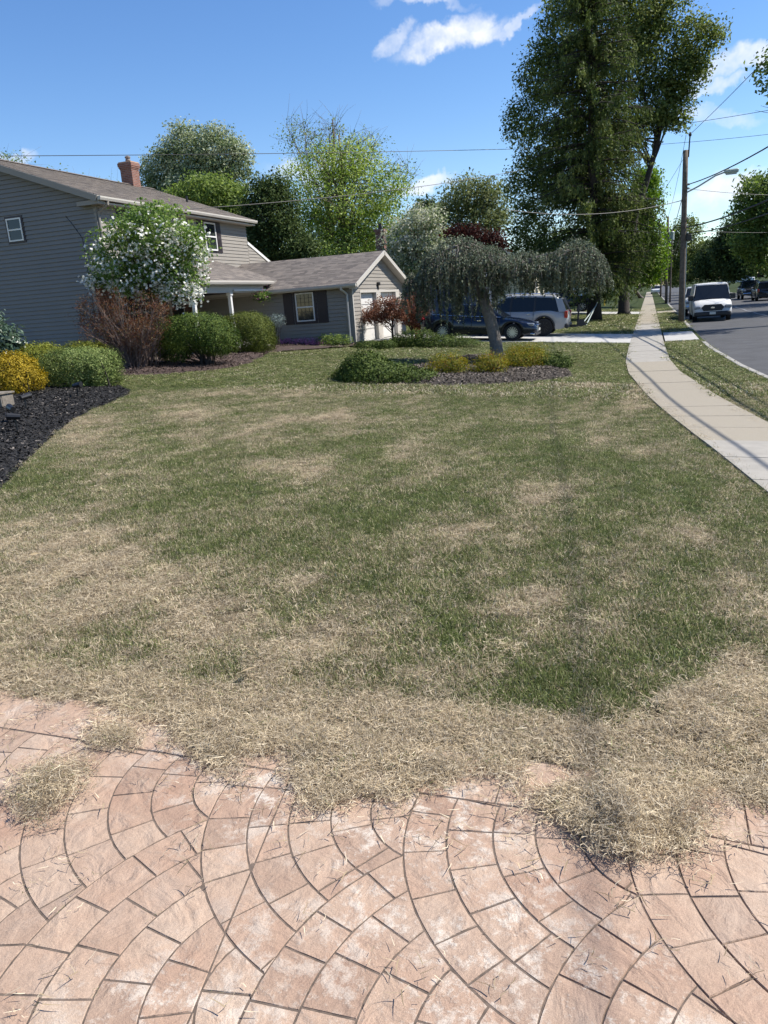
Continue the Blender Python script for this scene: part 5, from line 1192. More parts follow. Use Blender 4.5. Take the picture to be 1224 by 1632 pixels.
# -- two red japanese maples by the garage
for (u, v, lbs, lab) in [(626, 546, [(608, 492, 36, 18), (590, 505, 22, 12), (630, 488, 22, 16), (622, 505, 30, 10)], 'small red leaved maple spreading before the garage doors'),
                          (657, 541, [(660, 492, 24, 22), (670, 510, 16, 14), (648, 505, 14, 12)], 'narrower dusky red maple between garage and blue sedan')]:
    g = gp(u, v); t = tree('japanese_maple', lab, g, atY(u, 490, g[1]), .07, [lobe(*l, g[1], deep=.75) for l in lbs], 260, 26, .13, .085, L_red, nl=26, bark=m_barkd, shell=.35, aspect=.4, twigs=20)

# -- shrubs
def shrub(name, label, base, lobes, n, per, rc, size, m, stems=10, group=None, shell=.72, aspect=.55, cat='shrub', flat=.8, toneb=(.5, .2), bark=None, bias=(.0, 0, .6), ctop=.15):
    t = thing(name, label, cat, base, group=group)
    C = foliage('foliage', t, lobes, n, per, rc, size, m, shell, bias=bias, aspect=aspect, flat=flat, toneb=toneb, ctop=ctop, dn=1.8)
    mb = MB(); b = np.array(base, float)
    for c in C[rng.choice(len(C), min(stems, len(C)), replace=False)]:
        s = b + np.array([rng.normal(0, .10), rng.normal(0, .10), -.05]); limb(mb, s, c, .022, .006, 4, seg=4, up=.3)
    mb.build('stems', bark or m_barkd, t, world=True); return t
def pxl(ls, y, deep=None): return [lobe(*l, y, deep) for l in ls]
def rounded_box(c, r, n, p=4.0):
    d = rng.normal(size=(n, 3)); d /= (np.abs(d) ** p).sum(1, keepdims=True) ** (1 / p); return c + d * r, d
def clipped(name, label, base, boxes, n, per, size, m, rc=.035, cat='shrub', p=4.0):
    t = thing(name, label, cat, base); pts = []; nr = []
    for c, r, frac in boxes:
        q, d = rounded_box(c, r, int(n * frac), p); q = q + rng.normal(0, .02, q.shape) - (d * r) * rng.random((len(q), 1)) ** 2 * .22; bump = .03 * np.sin(q[:, :1] * 5 + q[:, 2:] * 4) ; q = q + d * bump
        pts.append(q); nr.append(d)
    C = np.concatenate(pts); D = np.concatenate(nr); keep = C[:, 2] > base[2] + .02; C, D = C[keep], D[keep]; k = np.repeat(np.arange(len(C)), per)
    q = C[k] + rng.normal(0, rc, (len(k), 3)); tb = rng.normal(.5, .2, len(C))[k] + rng.normal(0, .18, len(k))
    leaf_obj('foliage', q, size, m, t, tb, bias=D[k] * 2.0 + np.array([0, 0, .3]), aspect=.6)
    mb = MB()
    for _ in range(14):
        c = C[rng.integers(len(C))]; limb(mb, np.array(base) + rng.normal(0, .12, 3) * np.array([1, 1, 0]), c, .02, .006, 4, seg=4)
    mb.build('stems', m_barkd, t, world=True); return t
g = gp(135, 624); k = 19.5 / F_PX
clipped('boxwood_hedge', 'clipped boxy light green hedge on the black mulch', (g[0] - .1, g[1] + .7, g[2]), [(atY(122, 590, g[1] + .75), np.array([.68, .66, .5]), .62), (atY(160, 592, g[1] + .9), np.array([.36, .55, .46]), .38)], 6400, 6, .034, L_box)
g = gp(25, 634); shrub('gold_cypress', 'golden yellow threadleaf cypress at the black bed', (g[0], g[1] + .5, g[2]), pxl([(22, 596, 36, 34), (0, 600, 30, 30), (38, 606, 24, 24)], g[1] + .5, .6), 900, 14, .06, .06, L_gold, aspect=.3, shell=.75)
g = gp(70, 612); shrub('yellow_green_shrub', 'yellow green mound behind the boxy hedge', (g[0], g[1] + .4, g[2]), pxl([(80, 580, 36, 28), (48, 578, 26, 26), (60, 565, 30, 16)], g[1] + .3, .7), 700, 14, .07, .06, L_ygrn, aspect=.35)
g = gp(120, 600); shrub('yellow_green_shrub', 'low yellow green bush against the dark siding', (g[0] - .6, g[1] + 1.6, g[2]), pxl([(125, 562, 36, 16), (150, 560, 20, 14)], g[1] + 1.6, .5), 420, 14, .07, .06, L_ygrn, aspect=.35)
Yr = 15.5; a = atY(2, 540, Yr); shrub('rhododendron', 'glossy broad leaved rhododendron beside the gold cypress', (a[0] - .1, Yr, float(ground(a[0], Yr))), pxl([(2, 540, 24, 26), (-20, 530, 26, 36), (10, 555, 18, 16)], Yr, .5), 240, 12, .10, .14, L_rhod, aspect=.38, shell=.5)
def twig_bush():
    b = gp(216, 587); t = thing('burning_bush', 'leggy brown twigged bush with rusty tips by house corner', 'shrub', b); mb = MB(); tips = []
    for _ in range(230):
        u, v = rng.uniform(126, 268), rng.uniform(476, 560); v = max(v, 476 + abs(u - 195) * .22); 
        s = b + np.array([rng.normal(0, .22), rng.normal(0, .2), -.05]); e = atY(u, v, b[1] + rng.normal(.2, .45))
        pts = limb(mb, s, e, .016, .005, 5, seg=4, wob=.05, up=.15)
        for _ in range(4):
            st = pts[rng.integers(2, 6)]; e2 = st + np.array([rng.normal(0, .16), rng.normal(0, .16), rng.uniform(.05, .35)]); limb(mb, st, e2, .006, .002, 3, seg=3); tips.append(e2)
        tips.append(e)
    mb.build('stems', mat('bush_twigs', (.15, .105, .085), .9), t, world=True)
    P = np.array(tips); k = np.repeat(np.arange(len(P)), 15); q = P[k] + rng.normal(0, .06, (len(k), 3))
    hz = ss((q[:, 2] - b[2] - .5) / .9); keep = rng.random(len(q)) < .22 + .78 * hz; q = q[keep]
    leaf_obj('foliage', q, .045, L_barb, t, rng.normal(.35, .25, len(q)) + .25 * (rng.random(len(q)) < .2), aspect=.5)
twig_bush()
g = gp(318, 588); Yy = g[1] + 1.0; kp = float((CM @ (np.array([g[0], Yy, 1.0]) - np.array([0, 0, CZ])))[2]) / F_PX
def pbox(u, v, ru, rv, y, dp): c_, r_ = lobe(u, v, ru, rv, y, dp); return c_, r_
t = clipped('yew', 'dark green dome shaped yew on bare forked stems', (g[0] - .2, Yy, float(ground(g[0], Yy))), [(*pbox(303, 530, 66, 28, Yy, .95), .55), (*pbox(262, 542, 28, 26, Yy - .1, .7), .15), (*pbox(345, 540, 32, 26, Yy, .8), .2), (*pbox(280, 562, 26, 14, Yy - .3, .4), .1)], 7600, 6, .042, L_yew, p=2.6)
mb = MB()
for _ in range(9):
    s = np.array([g[0] - .2 + rng.normal(0, .1), Yy - .2 + rng.normal(0, .1), float(ground(g[0], Yy)) - .05]); limb(mb, s, pbox(rng.uniform(265, 340), 545, 1, 1, Yy - .35, 1)[0], .05, .02, 5, seg=6, up=.2)
mb.build('trunks', m_barkd, t, smooth=True, world=True)
g = gp(402, 563); clipped('golden_privet', 'yellow green clipped hedge beside the dark yew', (g[0], g[1] + .5, g[2]), [(*pbox(392, 531, 41, 31, g[1] + .5, .9), .7), (*pbox(412, 536, 22, 30, g[1] + .4, .8), .3)], 6000, 6, .04, L_hedge, p=3.2)
a = atY(440, 512, 28.6); shrub('dwarf_blue_spruce', 'small silvery blue spruce against the garage wall', (a[0], 28.6, float(ground(a[0], 28.6))), pxl([(440, 510, 14, 9), (432, 520, 10, 8)], 28.6, .35), 160, 14, .07, .06, L_blue, aspect=.3)
def juniper(label, base, ls, y, n, deep):
    bx = [(*lobe(*l, y + rng.normal(0, .15), deep * l[2] / max(q[2] for q in ls)), l[2] * l[3]) for l in ls]; w = sum(q[2] for q in bx)
    return clipped('spreading_juniper', label, base, [(c_, r_, f_ / w) for c_, r_, f_ in bx], n * 4, 5, .05, L_jun, rc=.05, p=2.0)
g = gp(600, 613); juniper('large spreading juniper mound at the near end of brown mulch', (g[0], g[1] + 1.0, g[2]), [(582, 590, 42, 27), (604, 598, 62, 18), (652, 605, 44, 14), (560, 602, 30, 14)], g[1] + 1.0, 1500, 1.0)
g = gp(690, 556); juniper('long low juniper mound along the driveway edge', (g[0], g[1] + .8, g[2]), [(690, 548, 66, 13), (662, 543, 38, 17), (635, 551, 34, 10), (730, 552, 42, 8)], g[1] + .9, 1100, .9)
g = gp(590, 557); juniper('dark small juniper clump under the red maples', (g[0], g[1] + .6, g[2]), [(585, 553, 22, 7), (612, 552, 18, 8)], g[1] + .7, 380, .6)
g = gp(885, 588); juniper('small juniper at the street end of brown mulch', (g[0], g[1] + .5, g[2]), [(880, 578, 26, 11), (895, 582, 16, 7)], g[1] + .5, 380, .6)
for (u, v, ru, rv, lab) in [(715, 602, 34, 21, 'golden spirea next to the big spreading juniper'), (780, 601, 28, 20, 'golden spirea right in front of the cedar trunk'), (826, 592, 24, 18, 'golden spirea just streetward of the cedar trunk'), (852, 590, 22, 17, 'golden spirea with orange tips nearest the street'), (838, 575, 32, 14, 'duller spirea behind the other golden spireas')]:
    g = gp(u, v); shrub('golden_spirea', lab, (g[0], g[1] + .35, g[2]), pxl([(u, v - rv, ru, rv), (u - ru * .4, v - rv * .8, ru * .6, rv * .8), (u + ru * .4, v - rv * .8, ru * .6, rv * .8)], g[1] + .4, .5), 300, 14, .085, .045, L_spir, aspect=.5, stems=30, shell=.4, group='golden spireas around the cedar')
g = gp(455, 556); shrub('creeping_phlox', 'strip of pink creeping phlox along the garage wall', (g[0], 29.4, float(ground(g[0], 29.4))), [(np.array([x, 29.4, float(ground(x, 29.4)) + .1]), np.array([.4, .3, .16])) for x in np.arange(-14.2, -12.6, .35)], 220, 12, .06, .05, L_pink, stems=2, cat='flowers')
shrub('foundation_perennials', 'low green leafy plants at the garage corner', (-12.0, 29.4, .7), [(np.array([x, 29.4, float(ground(x, 29.4)) + .16]), np.array([.35, .3, .26])) for x in (-12.4, -12.0, -11.6)], 160, 12, .08, .06, L_olive, stems=6)
shrub('foundation_perennials', 'low green leafy plants between hedge and phlox', (-14.7, 28.6, .85), [(np.array([x, 28.7, float(ground(x, 28.7)) + .14]), np.array([.35, .3, .22])) for x in (-15.0, -14.6)], 120, 12, .08, .06, L_dog, stems=6)
# ------------------------------------------------------------------ vehicles
m_tyre = mat('tyre_rubber', (.014, .014, .015), .85)
m_rim = mat('alloy_rim', (.55, .56, .58), .28, metal=.9)
m_rimd = mat('black_rim', (.03, .03, .032), .35, metal=.5)
m_cglass = mat('car_glass', (.010, .012, .014), .06, spec=.45)
m_chrome = mat('chrome', (.75, .76, .78), .12, metal=1.0)
m_lamp = mat('headlamp_lens', (.22, .24, .26), .08, spec=1.0, coat=1.0)
m_tail = mat('tail_lamp', (.30, .012, .012), .15, coat=1.0)
m_plastic = mat('black_plastic', (.018, .018, .02), .55)
m_plate = mat('licence_plate', (.62, .62, .55), .5)
def paint(name, c, flake=.4): return mat(name, c, .25, metal=flake, coat=.6, spec=.4)
def vehicle(label, S, body, loc, rz, name='car', cat='car', group=None):
    """S: dict with L, W, top (x,z profile of the hood/deck line), gh (greenhouse), wheels etc.; front is +x"""
    t = thing(name, label, cat, loc, rz, group)
    L_, W_ = S['L'], S['W']; hl = L_ / 2; wr = S['wr']; wx = S['wx']; sill = S['sill']
    tx, tz = zip(*S['top'])
    xs = sorted(set(np.round(np.concatenate([np.linspace(-hl, hl, 41)] + [w + np.linspace(-wr * 1.3, wr * 1.3, 15) for w in wx]), 3))); xs = [x for x in xs if -hl <= x <= hl]
    V = []; n = 15; F = []
    for x in xs:
        e = max(0, (abs(x) - (hl - S.get('rnd', .55))) / S.get('rnd', .55)); hw = W_ / 2 * (1 - S.get('taper', .16) * e ** 2.2)
        zt = float(np.interp(x, tx, tz)); zs = sill + S.get('lift', .1) * e ** 2
        for w in wx:
            d = abs(x - w)
            if d < wr * 1.16: zs = max(zs, wr + math.sqrt(max(0, (wr * 1.16) ** 2 - d * d)) - .01)
        zs = min(zs, zt - .05)
        h = zt - zs; sh = zs + h * .62
        half = [(hw * .95, zs), (hw * .985, zs + h * .12), (hw, zs + h * .40), (hw * .992, sh), (hw * .965, zs + h * .86), (hw * .88, zt - .015), (hw * .6, zt + .02), (0, zt + .035)]
        ring = [(x, -a, b) for a, b in half] + [(x, a, b) for a, b in half[-2::-1]]
        V += ring
    for i in range(len(xs) - 1):
        for j in range(n - 1): F.append((i * n + j, (i + 1) * n + j, (i + 1) * n + j + 1, i * n + j + 1))
    F += [tuple(range(n)), tuple((len(xs) - 1) * n + j for j in range(n - 1, -1, -1))]
    bo = MB().add(V, F).build('body', body, t, smooth=True)
    MB().box(-hl + .3, hl - .3, -W_ / 2 + .16, W_ / 2 - .16, sill + .02, sill + .33).build('underbody', m_plastic, t)
    # greenhouse
    if S.get('gh'):
        gh = S['gh']; zb = S['belt']; gx, gz = zip(*gh['prof']); gxs = sorted(set(np.round(np.concatenate([np.linspace(gx[0], gx[-1], 26), np.array(gx)]), 3))); V = []; F = []; zr = max(gz)
        wb = W_ / 2 * gh.get('wb', .93); wt = W_ / 2 * gh.get('wt', .74)
        def gw(z): return wb + (wt - wb) * max(0, min(1, (z - zb) / (zr - zb)))
        for x in gxs:
            z = float(np.interp(x, gx, gz)); lo = float(np.interp(x, tx, tz)) - .06; lo = min(lo, z)
            a, c = gw(lo), gw(z); r = min(.06, max(0, (z - zb)) * .3)
            V += [(x, -a, lo), (x, -c - .0, max(lo, z - r)), (x, -c + r * 1.2, z), (x, 0, z + .02), (x, c - r * 1.2, z), (x, c, max(lo, z - r)), (x, a, lo)]
        for i in range(len(gxs) - 1):
            for j in range(6): F.append((i * 7 + j, (i + 1) * 7 + j, (i + 1) * 7 + j + 1, i * 7 + j + 1))
        F += [tuple(range(7)), tuple((len(gxs) - 1) * 7 + j for j in range(6, -1, -1))]
        MB().add(V, F).build('windows', m_cglass, t)
        r0, r1 = gh['roof']; rf = MB(); V = []; F = []; rx = np.linspace(r0, r1, 12)
        for x in rx:
            z = float(np.interp(x, gx, gz)); c = gw(z) + .012; V += [(x, -c, z - .075), (x, -c + .01, z - .02), (x, -c + .12, z + .022), (x, 0, z + .045), (x, c - .12, z + .022), (x, c - .01, z - .02), (x, c, z - .075)]
        for i in range(11):
            for j in range(6): F.append((i * 7 + j, (i + 1) * 7 + j, (i + 1) * 7 + j + 1, i * 7 + j + 1))
        F += [tuple(range(7)), tuple(77 + j for j in range(6, -1, -1))]
        MB().add(V, F).build('roof', body, t, smooth=True)
        for (xa, xb, w_, pm) in gh['pillars']:
            for s in (-1, 1):
                za = float(np.interp(xa, tx, tz)) - .05; zt_ = float(np.interp(xb, gx, gz)) - .03
                ya, yb = s * (gw(za) + .008), s * (gw(zt_) + .008)
                MB().add([(xa - w_ / 2, ya, za), (xa + w_ / 2, ya, za), (xb + w_ * .42, yb, zt_), (xb - w_ * .42, yb, zt_), (xa - w_ / 2, ya - s * .03, za), (xa + w_ / 2, ya - s * .03, za), (xb + w_ * .42, yb - s * .03, zt_), (xb - w_ * .42, yb - s * .03, zt_)],
                         [(0, 1, 2, 3), (7, 6, 5, 4), (0, 4, 5, 1), (1, 5, 6, 2), (2, 6, 7, 3), (3, 7, 4, 0)]).build('pillar', body if pm else m_plastic, t)
        if gh.get('trim'):
            for s in (-1, 1):
                pts = [(x, s * (gw(float(np.interp(x, tx, tz)) + .02) + .014), float(np.interp(x, tx, tz)) + .03) for x in np.linspace(gx[0] + .1, gx[-1] - .15, 8)]; MB().tube(pts, .014, 5).build('window_trim', m_chrome, t)
    # wheels
    for w in wx:
        for s in (-1, 1):
            yo = s * (W_ / 2 - .02); yi = s * (W_ / 2 - .24); q = MB(); pr = [(wr * .66, 0), (wr * .94, 0), (wr, .03), (wr, .2), (wr * .94, .23), (wr * .66, .23)]
            q.lathe([(r, -s * (h_) if True else h_) for r, h_ in pr], (w, yo, wr), 28, 'y', None, False); wh = q.build('wheel', m_tyre, t, smooth=False)
            rm = MB(); rr = wr * .68; rm.lathe([(rr, -s * .05), (rr, -s * .02), (rr * .93, -s * .015), (rr * .93, -s * .05)], (w, yo, wr), 28, 'y', None, False)
            ns = S.get('spokes', 10)
            for k in range(ns):
                a = 2 * math.pi * k / ns + .1; rm.beam((w + rr * .12 * math.cos(a), yo - s * .03, wr + rr * .12 * math.sin(a)), (w + rr * .95 * math.cos(a + .06), yo - s * .028, wr + rr * .95 * math.sin(a + .06)), .035, .035, up=(0, 1, 0))
            rm.lathe([(rr * .2, -s * .05), (rr * .2, -s * .012)], (w, yo, wr), 12, 'y'); rm.build('rim', S.get('rimm', m_rim), wh)
            MB().lathe([(rr * .96, -s * .10), (rr * .96, -s * .06)], (w, yo, wr), 20, 'y').build('brake_disc', m_plastic, wh)
    for nm, mm, geo in S.get('bits', []):
        q = MB()
        for gkind, *ar in geo:
            if gkind == 'box': q.bbox(*ar)
            elif gkind == 'tube': q.tube(*ar)
            elif gkind == 'lathe': q.lathe(*ar)
            elif gkind == 'prism': q.prism(*ar)
        q.build(nm, mm, t)
    return t
def seams(xs, W_, z0, z1): return [('door_seam', m_plastic, [('box', x - .006, x + .006, s * (W_ / 2) - .012, s * (W_ / 2) + .0035, z0, z1, .002)]) for x in xs for s in (-1, 1)]
def handles(xs, W_, z, m=m_chrome): return [('door_handle', m, [('box', x - .09, x + .09, s * (W_ / 2 + .012) - .014, s * (W_ / 2 + .012) + .014, z, z + .03, .006)]) for x in xs for s in (-1, 1)]
def mirrors(x, W_, z, m, sz=(.16, .2, .14)): return [('mirror', m, [('box', x - sz[0] / 2, x + sz[0] / 2, *sorted((s * (W_ / 2 - .06), s * (W_ / 2 - .06 + sz[1]))), z, z + sz[2], .03)]) for s in (-1, 1)]
SEDAN = dict(L=4.95, W=1.88, wr=.345, wx=(-1.46, 1.50), sill=.22, belt=.93, rnd=.7, taper=.24, lift=.12, spokes=14,
    top=[(-2.475, .82), (-2.38, .98), (-1.9, 1.04), (-1.2, .99), (.0, .95), (.95, .93), (1.6, .86), (2.1, .76), (2.38, .66), (2.475, .52)],
    gh=dict(prof=[(-2.05, 1.02), (-1.35, 1.33), (-.7, 1.445), (-.1, 1.465), (.35, 1.43), (1.15, .94)], roof=(-1.15, .42), pillars=[(-1.75, -1.0, .30, 1), (-.22, -.28, .06, 0), (1.06, .36, .07, 1)], wb=.92, wt=.68, trim=True),
    bits=seams((-1.0, -.22, .95), 1.88, .32, .92) + handles((-.75, .1), 1.87, .80) + mirrors(.75, 1.88, .93, paint('midnight_blue_paint', (.0045, .009, .024))) +
    [('headlight', m_lamp, [('box', 2.02, 2.36, *sorted((s * .55, s * .86)), .60, .72, .03)]) for s in (-1, 1)] +
    [('grille', m_chrome, [('box', 2.40, 2.495, -.42, .42, .38, .66, .03)]), ('air_intake', m_plastic, [('box', 2.36, 2.46, -.8, .8, .22, .34, .02)]), ('licence_plate', m_plate, [('box', 2.49, 2.505, -.15, .15, .40, .50, .003)])] +
    [('bumper_trim', m_chrome, [('box', 2.22, 2.42, *sorted((s * .60, s * .88)), .26, .31, .015)]) for s in (-1, 1)] + [('tail_light', m_tail, [('box', -2.47, -2.30, *sorted((s * .5, s * .88)), .84, .93, .02)]) for s in (-1, 1)])
SUV = dict(L=4.98, W=1.98, wr=.40, wx=(-1.48, 1.42), sill=.30, belt=1.10, rnd=.5, taper=.13, lift=.12, spokes=10, rimm=m_rimd,
    top=[(-2.49, .95), (-2.44, 1.10), (-1.8, 1.14), (.7, 1.12), (1.2, 1.10), (1.9, 1.06), (2.35, .98), (2.49, .7)],
    gh=dict(prof=[(-2.40, 1.12), (-2.12, 1.66), (-1.8, 1.74), (-.5, 1.77), (.3, 1.74), (1.25, 1.08)], roof=(-2.15, .42), pillars=[(-2.28, -2.06, .34, 1), (-1.02, -1.05, .09, 0), (.05, .0, .09, 0), (1.1, .34, .08, 1)], wb=.93, wt=.76, trim=False),
    bits=seams((-1.0, .02, 1.0), 1.98, .45, 1.1) + handles((-.78, .25), 1.97, .95) + mirrors(.85, 1.98, 1.12, paint('silver_paint', (.30, .30, .295), .05)) +
    [('tail_light', m_tail, [('box', -2.50, -2.36, *sorted((s * .78, s * .96)), .80, 1.10, .02)]) for s in (-1, 1)] + [('bumper', m_plastic, [('box', -2.56, -2.38, -.93, .93, .36, .56, .04)]), ('roof_rail', m_chrome, [('tube', [(-1.9, -.74, 1.80), (-1.7, -.74, 1.84), (.1, -.74, 1.84), (.3, -.74, 1.79)], .02, 6)]), ('roof_rail', m_chrome, [('tube', [(-1.9, .74, 1.80), (-1.7, .74, 1.84), (.1, .74, 1.84), (.3, .74, 1.79)], .02, 6)])] +
    [('arch_trim', m_plastic, [('tube', [(w + .47 * math.cos(a), s * .985, .40 + .47 * math.sin(a)) for a in np.linspace(.1, 3.04, 12)], .035, 6)]) for w in (-1.48, 1.42) for s in (-1, 1)] + [('headlight', m_lamp, [('box', 2.3, 2.46, *sorted((s * .6, s * .9)), .78, .95, .03)]) for s in (-1, 1)])
def pickup(L_=5.8, W_=2.03, body=None, rim=m_rim):
    return dict(L=L_, W=W_, wr=.41, wx=(-1.75, 1.85), sill=.42, belt=1.18, rnd=.35, taper=.09, lift=.05, spokes=8, rimm=rim,
        top=[(-L_ / 2, 1.15), (-L_ / 2 + .05, 1.26), (-1.0, 1.27), (-.9, 1.24), (.9, 1.22), (1.4, 1.18), (2.4, 1.12), (L_ / 2 - .06, 1.04), (L_ / 2, .75)],
        gh=dict(prof=[(-1.0, 1.22), (-.86, 1.78), (-.3, 1.88), (.35, 1.86), (1.15, 1.18)], roof=(-.86, .42), pillars=[(-.86, -.78, .14, 1), (.12, .1, .08, 1), (1.02, .38, .08, 1)], wb=.93, wt=.78),
        bits=seams((-.9, .12, 1.1), W_, .55, 1.2) + mirrors(.95, W_, 1.2, m_plastic, (.14, .26, .2)) + [('grille', m_plastic, [('box', L_ / 2 - .08, L_ / 2 + .02, -.62, .62, .72, 1.04, .03)]), ('bumper', m_chrome, [('box', L_ / 2 - .12, L_ / 2 + .1, -.95, .95, .46, .66, .04)]), ('rear_bumper', m_chrome, [('box', -L_ / 2 - .1, -L_ / 2 + .1, -.95, .95, .48, .64, .03)])] +
        [('headlight', m_lamp, [('box', L_ / 2 - .14, L_ / 2 + .01, *sorted((s * .64, s * .93)), .80, 1.0, .03)]) for s in (-1, 1)] + [('tail_light', m_tail, [('box', -L_ / 2 - .01, -L_ / 2 + .08, *sorted((s * .84, s * .98)), .82, 1.16, .02)]) for s in (-1, 1)])
m_vanw = mat('white_van_paint', (.56, .56, .55), .5, spec=.3); m_white_car = paint('white_car_paint', (.72, .73, .74), 0.0)
VAN = dict(L=5.55, W=2.06, wr=.36, wx=(-1.7, 1.85), sill=.32, belt=1.22, rnd=.45, taper=.12, lift=.06, spokes=6,
    top=[(-2.775, 1.15), (-2.7, 1.26), (1.5, 1.26), (1.75, 1.22), (2.35, 1.06), (2.62, .92), (2.775, .62)],
    gh=dict(prof=[(-2.74, 1.2), (-2.66, 1.98), (-2.3, 2.06), (.6, 2.09), (1.02, 2.03), (1.92, 1.18)], roof=(-2.68, 1.06), pillars=[(-2.6, -2.58, .3, 1), (-1.0, -1.0, 2.9, 1), (.62, .62, .14, 1), (1.80, 1.02, .10, 1)], wb=.96, wt=.84),
    bits=seams((.6, 1.5), 2.06, .5, 1.24) + mirrors(1.55, 2.06, 1.18, m_plastic, (.16, .30, .30)) +
    [('grille', m_plastic, [('prism', [(-.60, .78), (-.44, .94), (.44, .94), (.60, .78), (.48, .60), (-.48, .60)], 'x', 2.66, 2.80)]), ('bumper', m_plastic, [('box', 2.5, 2.83, -.97, .97, .30, .56, .06)]), ('emblem', m_chrome, [('prism', [(.11 * math.cos(a), .77 + .045 * math.sin(a)) for a in np.linspace(0, 2 * math.pi, 17)[:-1]], 'x', 2.80, 2.815)]), ('licence_plate', m_plate, [('box', 2.83, 2.845, -.16, .16, .40, .53, .003)])] +
    [('headlight', m_lamp, [('box', 2.46, 2.76, *sorted((s * .63, s * .99)), .70, .90, .05)]) for s in (-1, 1)])
gz = lambda x, y: float(ground(x, y)) + .028
# the drive slopes towards the street: tilt the cars with it
def on_drive(t, x, y):
    s = .063; t.rotation_euler = (0, math.atan(s) * (1 if abs(t.rotation_euler[2]) < 1 else -1), t.rotation_euler[2]); t.location = (x, y, gz(x, y))
t = vehicle('dark blue sedan on the driveway behind the cedar trunk', SEDAN, paint('midnight_blue_paint', (.0045, .009, .024)), (0, 0, 0), 0, name='sedan', cat='car'); on_drive(t, -6.85, 33.5)
t = vehicle('silver sport utility vehicle on the driveway beyond the sedan', SUV, paint('silver_paint', (.30, .30, .295), .05), (0, 0, 0), math.pi, name='sport_utility_vehicle', cat='car'); on_drive(t, -5.95, 36.75)
# hitch rack on its back
hr = thing('hitch_rack', 'black folding bicycle rack fixed behind the silver vehicle', 'rack', (-3.2, 36.75, gz(-3.2, 36.75) + .35))
MB().box(-.3, .15, -.05, .05, .02, .12).build('hitch_bar', m_plastic, hr); MB().beam((.15, 0, .05), (.22, 0, 1.0), .07, .07).build('mast', m_plastic, hr)
for yy in (-.55, .55): MB().beam((.1, yy, .1), (.55, yy, .12), .05, .05).build('tray', m_plastic, hr)
MB().beam((.12, -.6, .08), (.12, .6, .08), .06, .06).build('cross_bar', m_plastic, hr); MB().lathe([(.16, -.03), (.16, .03)], (.35, -.5, .2), 14, 'y').build('wheel_hoop', m_plastic, hr); MB().lathe([(.10, -.05), (.10, .05)], (.2, 0, .75), 10, 'y').build('clamp', m_plastic, hr)
p = gp(927, 500); vehicle('dark blue pickup beyond the spruce on the next driveway', pickup(body=1), paint('navy_truck_paint', (.008, .011, .05)), (p[0] - 1.7, 66.2, gz(-7, 66) - .0), math.pi, name='pickup_truck', cat='truck')
rz_ = roadz(50)
vehicle('white cargo van parked by the kerb facing down the street', VAN, m_vanw, (3.42, 51.4, rz_), -math.pi / 2, name='cargo_van', cat='van')
vehicle('white pickup parked directly behind the white van', pickup(), m_white_car, (3.3, 60.6, rz_), -math.pi / 2, name='pickup_truck', cat='truck')
vehicle('black pickup parked across the road facing the white van', pickup(), paint('black_truck_paint', (.012, .012, .014)), (10.15, 93.5, rz_), -math.pi / 2, name='pickup_truck', cat='truck')
vehicle('charcoal utility vehicle parked across the road behind the black pickup', SUV, paint('charcoal_paint', (.035, .037, .042), .6), (10.5, 84.4, rz_), math.pi / 2, name='sport_utility_vehicle', cat='car')
vehicle('white sedan parked on the grassy bank past the van', SEDAN, m_white_car, (17.5, 176, .95), math.pi * .93, name='sedan', cat='car')
vehicle('white car at the far end of the pavement', SUV, m_white_car, (1.3, 178, -.05), -math.pi / 2, name='parked_car', cat='car')
vehicle('dark box trailer beside the black pickup', dict(SUV, bits=[], gh=dict(SUV['gh'])), paint('grey_paint', (.06, .06, .065), .3), (7.9, 104, rz_), -math.pi / 2, name='parked_car', cat='car')['label'] = 'dark grey vehicle parked past the black pickup'

# ------------------------------------------------------------------ poles, lamp and wires
m_wood = mat('weathered_pole', (.17, .135, .105), .95, noise=(6, .45), bump=(30, .6, .02)); m_galv = mat('galvanised', (.40, .45, .42), .5, metal=.3); m_wire = mat('wire_insulation', (.018, .018, .02), .6)
def pole(label, x, y, h, r=.15, lean=(0, 0), extras=True):
    b = np.array([x, y, float(ground(x, y)) - .1]); t = thing('utility_pole', label, 'pole', b, group='utility poles along the kerb'); top = b + np.array([lean[0] * h, lean[1] * h, h])
    MB().tube([b + (top - b) * i / 6 for i in range(7)], [r * (1 - .035 * i) for i in range(7)], 12).build('shaft', m_wood, t, smooth=True, world=True); return t, b, top
P1, b1, top1 = pole('tall wooden utility pole with street lamp beside the white van', 1.72, 47.2, 8.95, .165, (-.002, 0))
pt = lambda z: np.array([1.70, 47.2, z])
MB().tube([pt(8.5) + np.array([.15, 0, 0]), pt(9.3) + np.array([.18, 0, 0]), pt(9.55) + np.array([.2, 0, 0])], .035, 7).lathe([(.06, 0), (.08, .08), (.03, .2)], (1.9, 47.2, 9.5), 8).build('insulator_pin', m_black, P1, world=True)
for z in (7.1, 6.9, 4.95, 4.65, 5.4): MB().lathe([(.05, 0), (.07, .05), (.05, .1)], (1.9, 47.2, z), 8).build('insulator', m_galv, P1, world=True)
MB().bbox(1.84, 2.12, 47.05, 47.35, 4.28, 4.62, .03).build('junction_box', m_black, P1, world=True)
MB().box(1.86, 1.90, 47.18, 47.22, .1, 4.6).build('conduit', m_galv, P1, world=True)
arm = [pt(6.75) + np.array([.1, 0, 0]), pt(7.0) + np.array([.7, -.05, 0]), pt(7.42) + np.array([1.5, -.1, 0]), pt(7.55) + np.array([2.0, -.1, 0])]
la = MB().tube(arm, .04, 8).build('lamp_arm', m_galv, P1, world=True)
